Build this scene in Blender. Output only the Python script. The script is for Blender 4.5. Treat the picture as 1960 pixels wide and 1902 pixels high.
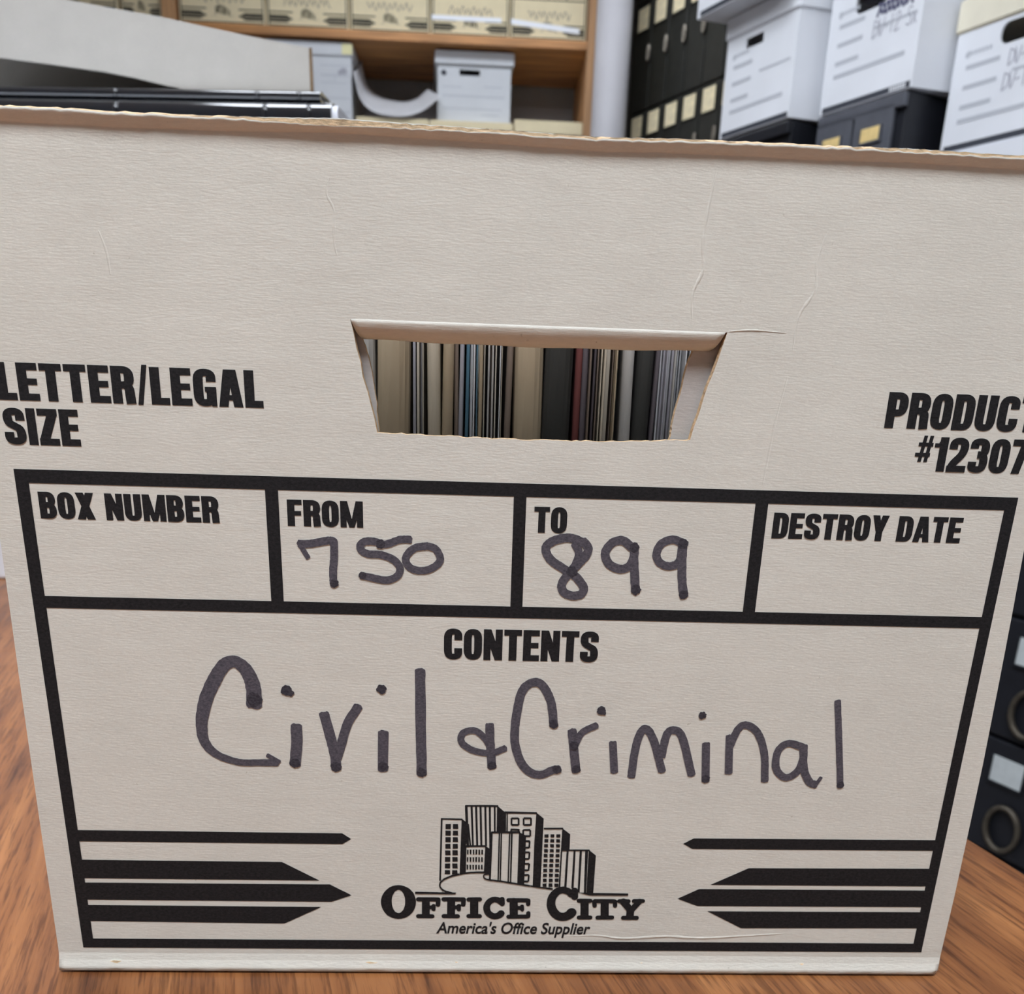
import bpy, bmesh, math, random
from mathutils import Vector, Matrix
from mathutils.geometry import tessellate_polygon

random.seed(7)
scene = bpy.context.scene
COL = scene.collection
for _o in list(bpy.data.objects):
    bpy.data.objects.remove(_o, do_unlink=True)

# ------------------------------------------------------------------ camera
cam_d = bpy.data.cameras.new('camera')
cam = bpy.data.objects.new('camera', cam_d)
COL.objects.link(cam)
cam_d.sensor_fit = 'HORIZONTAL'
cam_d.sensor_width = 36.0
cam_d.lens = 1700.0 / 1960.0 * 36.0
cam_d.shift_y = 355.0 / 1960.0
cam_d.clip_start = 0.01
CAM_LOC = Vector((-0.01511837, -0.26866512, 0.20178833))
RIGHT = Vector((0.99887712, -0.03496102, 0.03197216))
DOWN = Vector((0.0189207, -0.3243183, -0.94575877))
FWD = Vector((0.04343385, 0.94530173, -0.32329264))
cam.matrix_world = Matrix(((RIGHT.x, -DOWN.x, -FWD.x, CAM_LOC.x),
                           (RIGHT.y, -DOWN.y, -FWD.y, CAM_LOC.y),
                           (RIGHT.z, -DOWN.z, -FWD.z, CAM_LOC.z),
                           (0, 0, 0, 1)))
cam_d.dof.use_dof = True
cam_d.dof.focus_distance = 0.265
cam_d.dof.aperture_fstop = 22.0
scene.camera = cam

# ------------------------------------------------------------------ world, exposure
scene.view_settings.view_transform = 'Standard'
scene.view_settings.look = 'None'
scene.view_settings.gamma = 1.0
scene.view_settings.exposure = 0.0
scene.view_settings.use_curve_mapping = False
w = bpy.data.worlds.new('world')
scene.world = w
w.use_nodes = True
w.node_tree.nodes['Background'].inputs[0].default_value = (0.9, 0.95, 1.0, 1)
w.node_tree.nodes['Background'].inputs[1].default_value = 0.25

# ceiling lamps: centre x, y, size x, size y (the panels are built with the ceiling)
LAMPS = [(-0.15, -0.80, 1.2, 0.6, 25.5), (-0.45, 0.62, 0.8, 0.6, 13.0), (1.2, 0.35, 0.6, 1.2, 2.5), (0.0, 3.05, 1.6, 0.3, 9.0), (-0.2, 1.45, 0.6, 0.6, 15.0)]   # x, y, size x, size y, strength; last panel is added to brighten the record boxes

# ------------------------------------------------------------------ helpers
def nodes_of(m):
    return m.node_tree.nodes, m.node_tree.links

def mat(name, col, rough=0.6, metallic=0.0, spec=0.4, noise=0.0, scale=(30, 30, 30), bump=0.0, bump_scale=None, coat=0.0):
    m = bpy.data.materials.new(name)
    m.use_nodes = True
    n, l = nodes_of(m)
    p = n['Principled BSDF']
    p.inputs['Base Color'].default_value = (*col, 1)
    p.inputs['Roughness'].default_value = rough
    p.inputs['Metallic'].default_value = metallic
    p.inputs['Specular IOR Level'].default_value = spec
    p.inputs['Coat Weight'].default_value = coat
    if noise or bump:
        tc = n.new('ShaderNodeTexCoord')
    if noise:
        mp = n.new('ShaderNodeMapping'); mp.inputs['Scale'].default_value = scale
        l.new(tc.outputs['Object'], mp.inputs['Vector'])
        nt = n.new('ShaderNodeTexNoise'); nt.inputs['Scale'].default_value = 1.0; nt.inputs['Detail'].default_value = 5.0
        l.new(mp.outputs[0], nt.inputs['Vector'])
        cr = n.new('ShaderNodeValToRGB')
        a, b = 1.0 - noise, 1.0 + noise
        cr.color_ramp.elements[0].position = 0.3
        cr.color_ramp.elements[1].position = 0.7
        cr.color_ramp.elements[0].color = (*[min(1, c * a) for c in col], 1)
        cr.color_ramp.elements[1].color = (*[min(1, c * b) for c in col], 1)
        l.new(nt.outputs['Fac'], cr.inputs[0])
        l.new(cr.outputs[0], p.inputs['Base Color'])
    if bump:
        mp2 = n.new('ShaderNodeMapping'); mp2.inputs['Scale'].default_value = bump_scale or scale
        l.new(tc.outputs['Object'], mp2.inputs['Vector'])
        nt2 = n.new('ShaderNodeTexNoise'); nt2.inputs['Scale'].default_value = 1.0; nt2.inputs['Detail'].default_value = 6.0
        nt2.inputs['Roughness'].default_value = 0.65
        l.new(mp2.outputs[0], nt2.inputs['Vector'])
        bp = n.new('ShaderNodeBump'); bp.inputs['Strength'].default_value = bump; bp.inputs['Distance'].default_value = 0.001
        l.new(nt2.outputs['Fac'], bp.inputs['Height'])
        l.new(bp.outputs[0], p.inputs['Normal'])
    return m

def emit_mat(name, col, strength):
    m = bpy.data.materials.new(name); m.use_nodes = True
    p = m.node_tree.nodes['Principled BSDF']
    p.inputs['Base Color'].default_value = (*col, 1)
    p.inputs['Emission Color'].default_value = (*col, 1)
    p.inputs['Emission Strength'].default_value = strength
    return m

def link_mesh(name, bm, mats, parent=None, smooth=False):
    me = bpy.data.meshes.new(name)
    bm.normal_update()
    bm.to_mesh(me); bm.free()
    for m in (mats if isinstance(mats, (list, tuple)) else [mats]):
        me.materials.append(m)
    if smooth:
        for p in me.polygons: p.use_smooth = True
    o = bpy.data.objects.new(name, me)
    COL.objects.link(o)
    if parent is not None: o.parent = parent
    return o

def tag(o, label, cat, group=None):
    o['label'] = label; o['category'] = cat
    if group: o['group'] = group
    return o

def thing(name, label, cat, loc=(0, 0, 0), rz=0.0, group=None):
    o = bpy.data.objects.new(name, None)
    o.empty_display_size = 0.02
    COL.objects.link(o)
    o.location = loc; o.rotation_euler = (0, 0, rz)
    return tag(o, label, cat, group)

def struct(name, bm, m):
    o = link_mesh(name, bm, m); o['kind'] = 'structure'; return o

def copy_tree(o, parent=None):
    c = o.copy(); COL.objects.link(c)
    if parent is not None: c.parent = parent
    for ch in list(o.children): copy_tree(ch, c)
    return c

def add_box(bm, lo, hi, mi=0, bevel=0.0):
    x0, y0, z0 = lo; x1, y1, z1 = hi
    vs = [bm.verts.new(p) for p in ((x0,y0,z0),(x1,y0,z0),(x1,y1,z0),(x0,y1,z0),(x0,y0,z1),(x1,y0,z1),(x1,y1,z1),(x0,y1,z1))]
    fs = [bm.faces.new([vs[i] for i in f]) for f in ((3,2,1,0),(4,5,6,7),(0,1,5,4),(1,2,6,5),(2,3,7,6),(3,0,4,7))]
    for f in fs: f.material_index = mi
    if bevel:
        es = list({e for f in fs for e in f.edges})
        r = bmesh.ops.bevel(bm, geom=es, offset=bevel, segments=2, affect='EDGES', profile=0.5)
        for f in r['faces']: f.material_index = mi
    return vs

def box_bm(lo, hi, bevel=0.0):
    bm = bmesh.new(); add_box(bm, lo, hi, 0, bevel); return bm

def add_hex(bm, bottom, top, mi=0):
    a = [bm.verts.new(p) for p in bottom]; b = [bm.verts.new(p) for p in top]
    n = len(a)
    fs = [bm.faces.new(a[::-1]), bm.faces.new(b)]
    for i in range(n):
        j = (i + 1) % n
        fs.append(bm.faces.new((a[i], a[j], b[j], b[i])))
    for f in fs: f.material_index = mi
    return fs

def fix_normals(bm):
    bmesh.ops.recalc_face_normals(bm, faces=bm.faces[:])

def smooth_pts(pts, k=8):
    if len(pts) < 3: return list(pts)
    q = []; n = len(pts)
    for i in range(n - 1):
        p0 = pts[max(i - 1, 0)]; p1 = pts[i]; p2 = pts[i + 1]; p3 = pts[min(i + 2, n - 1)]
        for s in range(k):
            t = s / k
            q.append(tuple(0.5 * ((2 * p1[j]) + (-p0[j] + p2[j]) * t + (2 * p0[j] - 5 * p1[j] + 4 * p2[j] - p3[j]) * t * t + (-p0[j] + 3 * p1[j] - 3 * p2[j] + p3[j]) * t ** 3) for j in (0, 1)))
    q.append(tuple(pts[-1]))
    return q

def normals2d(pts, closed=False):
    n = len(pts); out = []
    for i in range(n):
        a = pts[i - 1] if (i > 0 or closed) else pts[i]
        b = pts[(i + 1) % n] if (i < n - 1 or closed) else pts[i]
        dx, dy = b[0] - a[0], b[1] - a[1]; l = math.hypot(dx, dy) or 1
        out.append((-dy / l, dx / l, dx / l, dy / l))
    return out

def flat_poly(bm, pts, y, mi=0):
    """a flat polygon in the x-z plane (metres), facing -y"""
    vs = [bm.verts.new((x, y, z)) for x, z in pts]
    tris = tessellate_polygon([[Vector((x, z, 0)) for x, z in pts]])
    for t in tris:
        try: f = bm.faces.new([vs[i] for i in t])
        except ValueError: continue
        f.normal_update()
        if f.normal.y > 0: f.normal_flip()
        f.material_index = mi

def ribbon(bm, pts, widths, y_start, caps=True, mi=0, rough=0.0, cap_len=1.0):
    """a pen stroke of changing width in the x-z plane"""
    nr = normals2d(pts); n = len(pts)
    ws = []
    for i in range(n):
        t = i / max(1, n - 1) * (len(widths) - 1); a = int(t); b = min(a + 1, len(widths) - 1)
        ws.append((widths[a] + (widths[b] - widths[a]) * (t - a)) / 2)
    L = []; R = []
    step = 2.5e-7                      # later parts of a stroke lie a trace above earlier ones
    for i, (p, q, h) in enumerate(zip(pts, nr, ws)):
        y = y_start - i * step
        h1 = h * (1 + random.uniform(-rough, rough)); h2 = h * (1 + random.uniform(-rough, rough))
        L.append(bm.verts.new((p[0] + q[0] * h1, y, p[1] + q[1] * h1)))
        R.append(bm.verts.new((p[0] - q[0] * h2, y, p[1] - q[1] * h2)))
    def face(vs):
        f = bm.faces.new(vs); f.normal_update()
        if f.normal.y > 0: f.normal_flip()
        f.material_index = mi
    for i in range(n - 1): face((L[i], R[i], R[i + 1], L[i + 1]))
    if caps:
        for end, sgn in ((0, -1), (n - 1, 1)):
            c = pts[end]; q = nr[end]; h = ws[end]
            ring = []; y = y_start - end * step
            for k in range(1, 8):
                a = math.pi * k / 8
                e = sgn * math.sin(a) * cap_len * (1 + random.uniform(-rough, rough) * 6)
                ring.append(bm.verts.new((c[0] + h * (q[0] * math.cos(a) + q[2] * e), y, c[1] + h * (q[1] * math.cos(a) + q[3] * e))))
            face([L[end]] + ring + [R[end]])

def blob(bm, c, r, y, mi=0, n=18, rough=0.14):
    pts = []
    for i in range(n):
        a = 2 * math.pi * i / n; rr = r * (1 + random.uniform(-rough, rough))
        pts.append((c[0] + rr * math.cos(a), c[1] + rr * math.sin(a)))
    flat_poly(bm, pts, y, mi)

MM = 0.001
def m2(pts): return [(x * MM, z * MM) for x, z in pts]

# ------------------------------------------------------------------ materials
def cardboard(name, col, fibre=0.35, mottle=0.07):
    m = bpy.data.materials.new(name); m.use_nodes = True
    n, l = nodes_of(m); p = n['Principled BSDF']
    p.inputs['Roughness'].default_value = 0.85; p.inputs['Specular IOR Level'].default_value = 0.2
    tc = n.new('ShaderNodeTexCoord')
    def noise(scale, detail=5, rough=0.6):
        mp = n.new('ShaderNodeMapping'); mp.inputs['Scale'].default_value = scale
        l.new(tc.outputs['Object'], mp.inputs['Vector'])
        t = n.new('ShaderNodeTexNoise'); t.inputs['Scale'].default_value = 1; t.inputs['Detail'].default_value = detail; t.inputs['Roughness'].default_value = rough
        l.new(mp.outputs[0], t.inputs['Vector']); return t.outputs['Fac']
    def ramp(fac, lo, hi, c0, c1):
        r = n.new('ShaderNodeValToRGB'); e = r.color_ramp.elements
        e[0].position = lo; e[1].position = hi; e[0].color = (*c0, 1); e[1].color = (*c1, 1)
        l.new(fac, r.inputs[0]); return r.outputs[0]
    big = ramp(noise((28, 28, 45), 4), 0.3, 0.7, (1 - mottle,) * 3, (1, 1, 1))
    fine = ramp(noise((330, 330, 1700), 4, 0.65), 0.3, 0.72, (1 - mottle * 1.3,) * 3, (1, 1, 1))
    speck = ramp(noise((420, 420, 420), 2, 0.5), 0.21, 0.26, (0.72, 0.70, 0.66), (1, 1, 1))
    cur = None
    base = n.new('ShaderNodeRGB'); base.outputs[0].default_value = (*col, 1); cur = base.outputs[0]
    for c in (big, fine, speck):
        mx = n.new('ShaderNodeMix'); mx.data_type = 'RGBA'; mx.blend_type = 'MULTIPLY'; mx.inputs[0].default_value = 1
        l.new(cur, mx.inputs[6]); l.new(c, mx.inputs[7]); cur = mx.outputs[2]
    l.new(cur, p.inputs['Base Color'])
    add = n.new('ShaderNodeMath'); add.operation = 'ADD'
    l.new(noise((360, 360, 1900), 4, 0.7), add.inputs[0])
    mul = n.new('ShaderNodeMath'); mul.operation = 'MULTIPLY'; mul.inputs[1].default_value = 1.6
    l.new(noise((60, 60, 150), 3), mul.inputs[0]); l.new(mul.outputs[0], add.inputs[1])
    bp = n.new('ShaderNodeBump'); bp.inputs['Strength'].default_value = fibre; bp.inputs['Distance'].default_value = 0.0006
    l.new(add.outputs[0], bp.inputs['Height']); l.new(bp.outputs[0], p.inputs['Normal'])
    return m

def ink_mat(name, dark, light, sc=900):
    m = bpy.data.materials.new(name); m.use_nodes = True
    n, l = nodes_of(m); p = n['Principled BSDF']
    p.inputs['Roughness'].default_value = 0.7; p.inputs['Specular IOR Level'].default_value = 0.25
    tc = n.new('ShaderNodeTexCoord')
    mp = n.new('ShaderNodeMapping'); mp.inputs['Scale'].default_value = (sc, sc, sc * 1.6)
    l.new(tc.outputs['Object'], mp.inputs['Vector'])
    t = n.new('ShaderNodeTexNoise'); t.inputs['Scale'].default_value = 1; t.inputs['Detail'].default_value = 5; t.inputs['Roughness'].default_value = 0.75
    l.new(mp.outputs[0], t.inputs['Vector'])
    r = n.new('ShaderNodeValToRGB'); e = r.color_ramp.elements
    e[0].position = 0.36; e[1].position = 0.68; e[0].color = (*dark, 1); e[1].color = (*light, 1)
    l.new(t.outputs['Fac'], r.inputs[0]); l.new(r.outputs[0], p.inputs['Base Color'])
    return m

M_BOARD = cardboard('cream_cardboard', (0.768, 0.743, 0.655), 0.26)
M_CREAM = cardboard('cream_box_board', (0.84, 0.73, 0.49), 0.1)
M_KRAFT = mat('kraft_torn_edge', (0.62, 0.44, 0.26), 0.9, noise=0.35, scale=(500, 500, 900), bump=0.6)
M_INNER = cardboard('inner_board', (0.50, 0.47, 0.44), 0.2)
M_INK = ink_mat('printed_black_ink', (0.006, 0.006, 0.007), (0.022, 0.021, 0.022))
M_MARK = ink_mat('grey_violet_marker', (0.052, 0.048, 0.060), (0.135, 0.122, 0.140), 1100)
M_MARK_D = ink_mat('dark_marker_pools', (0.024, 0.022, 0.030), (0.075, 0.068, 0.080), 1100)
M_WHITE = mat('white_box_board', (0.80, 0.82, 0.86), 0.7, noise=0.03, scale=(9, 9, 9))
M_WHITE_D = mat('plain_white', (0.85, 0.87, 0.90), 0.5)
M_GREYPRINT = mat('grey_print', (0.52, 0.54, 0.58), 0.8)
M_DKPRINT = mat('dark_print', (0.05, 0.055, 0.07), 0.8)
M_PEN = mat('faint_pen', (0.38, 0.38, 0.43), 0.8)
M_PEN_D = mat('blue_black_pen', (0.10, 0.10, 0.17), 0.8)
M_CREAMLID = mat('cream_lid', (0.80, 0.75, 0.60), 0.75, noise=0.04, scale=(20, 20, 20))
M_YELLOWTAPE = mat('yellow_tape', (0.78, 0.74, 0.42), 0.5)
M_PINE = mat('shelf_pine', (0.50, 0.24, 0.09), 0.5, noise=0.35, scale=(4, 30, 60))
M_PINE_V = mat('shelf_pine_upright', (0.52, 0.29, 0.14), 0.5, noise=0.25, scale=(60, 30, 4))
M_WALL = mat('grey_wall_paint', (0.46, 0.44, 0.45), 0.8, noise=0.04, scale=(6, 6, 6), bump=0.1, bump_scale=(80, 80, 80))
M_WALL2 = mat('room_wall_paint', (0.42, 0.41, 0.40), 0.8, noise=0.04, scale=(6, 6, 6))
M_CEIL = mat('white_ceiling', (0.78, 0.78, 0.77), 0.9, noise=0.03, scale=(12, 12, 12))
M_FLOOR = mat('grey_floor', (0.22, 0.20, 0.19), 0.5, noise=0.15, scale=(5, 5, 5))
M_COLUMN = mat('painted_column', (0.42, 0.41, 0.43), 0.5, noise=0.04, scale=(6, 6, 6))
M_CAB = mat('olive_black_enamel', (0.022, 0.022, 0.018), 0.45, noise=0.2, scale=(40, 40, 40))
M_CABGREY = mat('slate_grey_enamel', (0.095, 0.100, 0.118), 0.5, noise=0.1, scale=(40, 40, 40))
M_CABDARK = mat('black_enamel', (0.012, 0.013, 0.018), 0.45, noise=0.1, scale=(40, 40, 40))
M_CARD = mat('yellowed_label_card', (0.86, 0.75, 0.50), 0.7, noise=0.15, scale=(60, 60, 60))
M_CARDW = mat('white_label_card', (0.60, 0.64, 0.64), 0.7, noise=0.06, scale=(60, 60, 60))
M_CARDY = mat('orange_label_card', (0.80, 0.60, 0.26), 0.7, noise=0.1, scale=(60, 60, 60))
M_PULL = mat('aged_metal_pull', (0.26, 0.23, 0.19), 0.35, metallic=0.8, noise=0.2, scale=(80, 80, 80))
M_PULL_D = mat('dark_bronze_pull', (0.10, 0.085, 0.065), 0.5, metallic=0.5, noise=0.2, scale=(80, 80, 80))
M_EDGE = mat('brown_cut_edge', (0.20, 0.13, 0.07), 0.8, noise=0.3, scale=(200, 200, 200))
M_WHITE_SHADED = mat('shelf_shaded_white_board', (0.62, 0.64, 0.67), 0.75, noise=0.04, scale=(9, 9, 9))  # white board with the shade of the lower shelf put into its colour
M_GREYLID = cardboard('grey_chipboard', (0.49, 0.465, 0.42), 0.12)
M_BINDER = mat('black_vinyl', (0.008, 0.009, 0.012), 0.10, spec=1.0, noise=0.2, scale=(60, 60, 60), coat=1.0)
M_PAGES = mat('page_block', (0.74, 0.75, 0.80), 0.8, noise=0.1, scale=(20, 20, 600))
M_SHEET = mat('curled_grey_board', (0.60, 0.60, 0.62), 0.8, noise=0.05, scale=(15, 15, 15))

def wood_mat():
    m = bpy.data.materials.new('walnut_table_top'); m.use_nodes = True
    n, l = nodes_of(m); p = n['Principled BSDF']
    p.inputs['Roughness'].default_value = 0.34; p.inputs['Specular IOR Level'].default_value = 0.45
    tc = n.new('ShaderNodeTexCoord')
    def noise(scale, detail, rough, dist=0.0):
        mp = n.new('ShaderNodeMapping'); mp.inputs['Scale'].default_value = scale
        l.new(tc.outputs['Object'], mp.inputs['Vector'])
        t = n.new('ShaderNodeTexNoise'); t.inputs['Scale'].default_value = 1; t.inputs['Detail'].default_value = detail
        t.inputs['Roughness'].default_value = rough; t.inputs['Distortion'].default_value = dist
        l.new(mp.outputs[0], t.inputs['Vector']); return t.outputs['Fac']
    r = n.new('ShaderNodeValToRGB'); e = r.color_ramp.elements
    e[0].position = 0.28; e[0].color = (0.115, 0.040, 0.015, 1)
    e[1].position = 0.72; e[1].color = (0.385, 0.162, 0.056, 1)
    x = e.new(0.48); x.color = (0.25, 0.094, 0.031, 1)
    l.new(noise((70, 5, 5), 5, 0.6, 0.6), r.inputs[0])
    r2 = n.new('ShaderNodeValToRGB'); e2 = r2.color_ramp.elements
    e2[0].position = 0.36; e2[0].color = (0.50, 0.46, 0.44, 1); e2[1].position = 0.52; e2[1].color = (1, 1, 1, 1)
    l.new(noise((700, 38, 38), 3, 0.6), r2.inputs[0])
    mx = n.new('ShaderNodeMix'); mx.data_type = 'RGBA'; mx.blend_type = 'MULTIPLY'; mx.inputs[0].default_value = 1
    l.new(r.outputs[0], mx.inputs[6]); l.new(r2.outputs[0], mx.inputs[7])
    l.new(mx.outputs[2], p.inputs['Base Color'])
    rr = n.new('ShaderNodeMapRange'); rr.inputs['To Min'].default_value = 0.28; rr.inputs['To Max'].default_value = 0.5
    l.new(noise((30, 30, 30), 6, 0.7), rr.inputs['Value']); l.new(rr.outputs[0], p.inputs['Roughness'])
    bp = n.new('ShaderNodeBump'); bp.inputs['Strength'].default_value = 0.25; bp.inputs['Distance'].default_value = 0.0005
    l.new(noise((420, 60, 60), 4, 0.6), bp.inputs['Height']); l.new(bp.outputs[0], p.inputs['Normal'])
    return m
M_WOOD = wood_mat()

# ------------------------------------------------------------------ room shell
X0, X1, Y0, Y1, ZF, ZC = -2.7, 2.9, -2.6, 4.25, -0.75, 1.95
struct('floor', box_bm((X0, Y0, ZF - 0.05), (X1, Y1, ZF)), M_FLOOR)
struct('ceiling', box_bm((X0, Y0, ZC), (X1, Y1, ZC + 0.05)), M_CEIL)
struct('wall_back', box_bm((X0, Y1, ZF), (X1, Y1 + 0.05, ZC)), M_WALL)
struct('wall_front', box_bm((X0, Y0 - 0.05, ZF), (X1, Y0, ZC)), M_WALL2)
struct('wall_left', box_bm((X0 - 0.05, Y0, ZF), (X0, Y1, ZC)), M_WALL2)
struct('wall_right', box_bm((X1, Y0, ZF), (X1 + 0.05, Y1, ZC)), M_WALL2)

M_FRAME = mat('lamp_frame', (0.8, 0.8, 0.8), 0.4)
LAMP_LABELS = ['long ceiling light panel overhead in front of the archive box', 'ceiling light panel above the black books and the grey box lid',
               'ceiling light panel turned lengthwise near the right wall', 'narrow ceiling light panel close to the wooden shelves', 'square light panel added overhead to brighten the white record boxes']
for (lx, ly, sx, sy, power), lab in zip(LAMPS, LAMP_LABELS):
    t = thing('ceiling_light', lab, 'ceiling light', (lx, ly, ZC), 0, 'ceiling light panels')
    bm = bmesh.new()
    for lo, hi in (((-sx/2-0.03, -sy/2-0.03, -0.05), (sx/2+0.03, -sy/2, 0)), ((-sx/2-0.03, sy/2, -0.05), (sx/2+0.03, sy/2+0.03, 0)),
                   ((-sx/2-0.03, -sy/2, -0.05), (-sx/2, sy/2, 0)), ((sx/2, -sy/2, -0.05), (sx/2+0.03, sy/2, 0))):
        add_box(bm, lo, hi)
    link_mesh('frame', bm, M_FRAME, t)
    link_mesh('diffuser', box_bm((-sx/2, -sy/2, -0.045), (sx/2, sy/2, -0.03)), emit_mat('lamp_diffuser', (0.91, 0.97, 1.06), power), t)

# ------------------------------------------------------------------ table
TA = math.atan2(0.964, -0.265) - math.pi / 2          # the table is turned a little against the box
table = thing('wooden_table', 'reddish brown wooden table carrying the large cream archive box', 'table', (0.2543, 0.0, ZF), TA)
bm = box_bm((-1.75, -0.75, 0.715), (0.0, 1.25, 0.75), 0.004)
link_mesh('table_top', bm, M_WOOD, table)
for lx in (-1.67, -0.13):
    for ly in (-0.67, 1.17):
        link_mesh('leg', box_bm((lx - 0.03, ly - 0.03, 0), (lx + 0.03, ly + 0.03, 0.715), 0.004), M_WOOD, table)
for y in (-0.66, 1.14): link_mesh('apron', box_bm((-1.64, y, 0.62), (-0.16, y + 0.02, 0.715)), M_WOOD, table)

# ------------------------------------------------------------------ printing
SV, SH = 0.25, 0.19
def rp(pts, r, closed=False, k=6):
    out = []; n = len(pts)
    for i in range(n):
        p = Vector(pts[i])
        if not closed and i in (0, n - 1): out.append(tuple(p)); continue
        a = Vector(pts[i - 1]); b = Vector(pts[(i + 1) % n])
        da = a - p; db = b - p
        ra = min(r, da.length * 0.49); rb = min(r, db.length * 0.49)
        s = p + da.normalized() * ra; e = p + db.normalized() * rb
        for j in range(k + 1):
            t = j / k
            out.append(tuple(s * (1 - t) ** 2 + p * 2 * t * (1 - t) * 1.0 + e * t ** 2))
    return out

def gstroke(polys, pts, closed=False, sv=SV, sh=SH):
    nr = normals2d(pts, closed); n = len(pts)
    L = []; R = []
    for p, q in zip(pts, nr):
        h = 0.5 * math.hypot(sv * q[3], sh * q[2])
        L.append((p[0] + q[0] * h, p[1] + q[1] * h)); R.append((p[0] - q[0] * h, p[1] - q[1] * h))
    for i in range(n if closed else n - 1):
        j = (i + 1) % n
        polys.append([L[i], R[i], R[j], L[j]])

def glyph(ch):
    a, b = SV / 2, SH / 2
    w = {'L': 0.47, 'I': 0.25, 'M': 0.78, 'N': 0.60, 'A': 0.62, '/': 0.30, ' ': 0.27, 'Y': 0.62, 'X': 0.62, 'T': 0.56, 'E': 0.52, 'F': 0.50,
         '#': 0.50, '1': 0.40, '7': 0.50, 'Z': 0.54}.get(ch, 0.58)
    P = []
    def rc(x0, y0, x1, y1): P.append([(x0, y0), (x1, y0), (x1, y1), (x0, y1)])
    def st(pts, r=0.2, closed=False): gstroke(P, rp(pts, r, closed), closed)
    if ch == 'E': rc(0, 0, SV, 1); rc(0, 1 - SH, w, 1); rc(0, 0.42, w - 0.03, 0.42 + SH * 0.9); rc(0, 0, w, SH)
    elif ch == 'F': rc(0, 0, SV, 1); rc(0, 1 - SH, w, 1); rc(0, 0.40, w - 0.03, 0.40 + SH * 0.9)
    elif ch == 'L': rc(0, 0, SV, 1); rc(0, 0, w, SH)
    elif ch == 'I': rc(0, 0, SV, 1)
    elif ch == 'T': rc(w/2 - a, 0, w/2 + a, 1); rc(0, 1 - SH, w, 1)
    elif ch == 'O' or ch == '0': st([(a, b), (w - a, b), (w - a, 1 - b), (a, 1 - b)], 0.24, True)
    elif ch == 'U': st([(a, 1), (a, b), (w - a, b), (w - a, 1)], 0.22)
    elif ch == 'C': st([(w - a, 0.63), (w - a, 1 - b), (a, 1 - b), (a, b), (w - a, b), (w - a, 0.37)], 0.22)
    elif ch == 'G': st([(w - a, 0.66), (w - a, 1 - b), (a, 1 - b), (a, b), (w - a, b), (w - a, 0.50)], 0.22); rc(w * 0.5, 0.39, w, 0.52); rc(w - 0.13, 0, w, 0.4)
    elif ch == 'D': rc(0, 0, SV, 1); st([(a, b), (w - a, b), (w - a, 1 - b), (a, 1 - b)], 0.24)
    elif ch == 'P': rc(0, 0, SV, 1); st([(a, 1 - b), (w - a, 1 - b), (w - a, 0.43), (a, 0.43)], 0.2)
    elif ch == 'R':
        rc(0, 0, SV, 1); st([(a, 1 - b), (w - a, 1 - b), (w - a, 0.50), (a, 0.50)], 0.2)
        st([(w - a - 0.12, 0.48), (w - a - 0.01, 0.44), (w - a - 0.005, 0.2), (w - a + 0.01, 0.0)], 0.15)
    elif ch == 'B':
        rc(0, 0, SV, 1); st([(a, 1 - b), (w - a - 0.02, 1 - b), (w - a - 0.02, 0.52), (a, 0.52)], 0.2); st([(a, 0.50), (w - a, 0.50), (w - a, b), (a, b)], 0.2)
    elif ch == 'S':
        st([(w - a, 0.66), (w - a, 1 - b), (a, 1 - b), (a, 0.60), (w * 0.5, 0.51), (w - a, 0.42), (w - a, b), (a, b), (a, 0.34)], 0.2)
    elif ch == 'N': rc(0, 0, SV * 0.9, 1); rc(w - SV * 0.9, 0, w, 1); P.append([(0, 1), (SV * 0.95, 1), (w, 0), (w - SV * 0.95, 0)])
    elif ch == 'M':
        s = SV * 0.85
        rc(0, 0, s, 1); rc(w - s, 0, w, 1)
        P.append([(0, 1), (s * 1.15, 1), (w/2 + 0.07, 0), (w/2 - 0.09, 0)]); P.append([(w - s * 1.15, 1), (w, 1), (w/2 + 0.09, 0), (w/2 - 0.07, 0)])
    elif ch == 'A':
        c = w / 2
        P.append([(0, 0), (SV * 0.95, 0), (c + 0.06, 1), (c - 0.16, 1)]); P.append([(w - SV * 0.95, 0), (w, 0), (c + 0.16, 1), (c - 0.06, 1)]); rc(0.15, 0.18, w - 0.15, 0.32)
    elif ch == 'X': P.append([(0, 0), (SV * 1.1, 0), (w, 1), (w - SV * 1.1, 1)]); P.append([(w - SV * 1.1, 0), (w, 0), (SV * 1.1, 1), (0, 1)])
    elif ch == 'Y': rc(w/2 - a, 0, w/2 + a, 0.5); P.append([(w/2 - a, 0.36), (w/2 + a * 0.6, 0.5), (SV * 1.05, 1), (0, 1)]); P.append([(w/2 + a, 0.36), (w/2 - a * 0.6, 0.5), (w - SV * 1.05, 1), (w, 1)])
    elif ch == 'Z': rc(0, 0, w, SH); rc(0, 1 - SH, w, 1); P.append([(0, SH * 0.8), (SV * 1.1, SH * 0.8), (w, 1 - SH * 0.8), (w - SV * 1.1, 1 - SH * 0.8)])
    elif ch == '/': P.append([(0, -0.02), (0.13, -0.02), (w, 1.05), (w - 0.13, 1.05)])
    elif ch == '#':
        for x in (0.10, 0.28): P.append([(x, 0.27), (x + 0.11, 0.27), (x + 0.20, 1.03), (x + 0.09, 1.03)])
        rc(0.0, 0.42, w - 0.05, 0.53); rc(0.06, 0.72, w, 0.83)
    elif ch == '1': rc(w - SV, 0, w, 1); rc(0.0, 0.70, w, 0.82); P.append([(0.1, 0.80), (w, 0.80), (w, 1), (w - 0.18, 1)])
    elif ch == '2':
        st([(a, 0.66), (a, 1 - b), (w - a, 1 - b), (w - a, 0.56), (a + 0.02, 0.22), (a, 0.02)], 0.2); rc(0, 0, w, SH)
    elif ch == '3':
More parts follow.
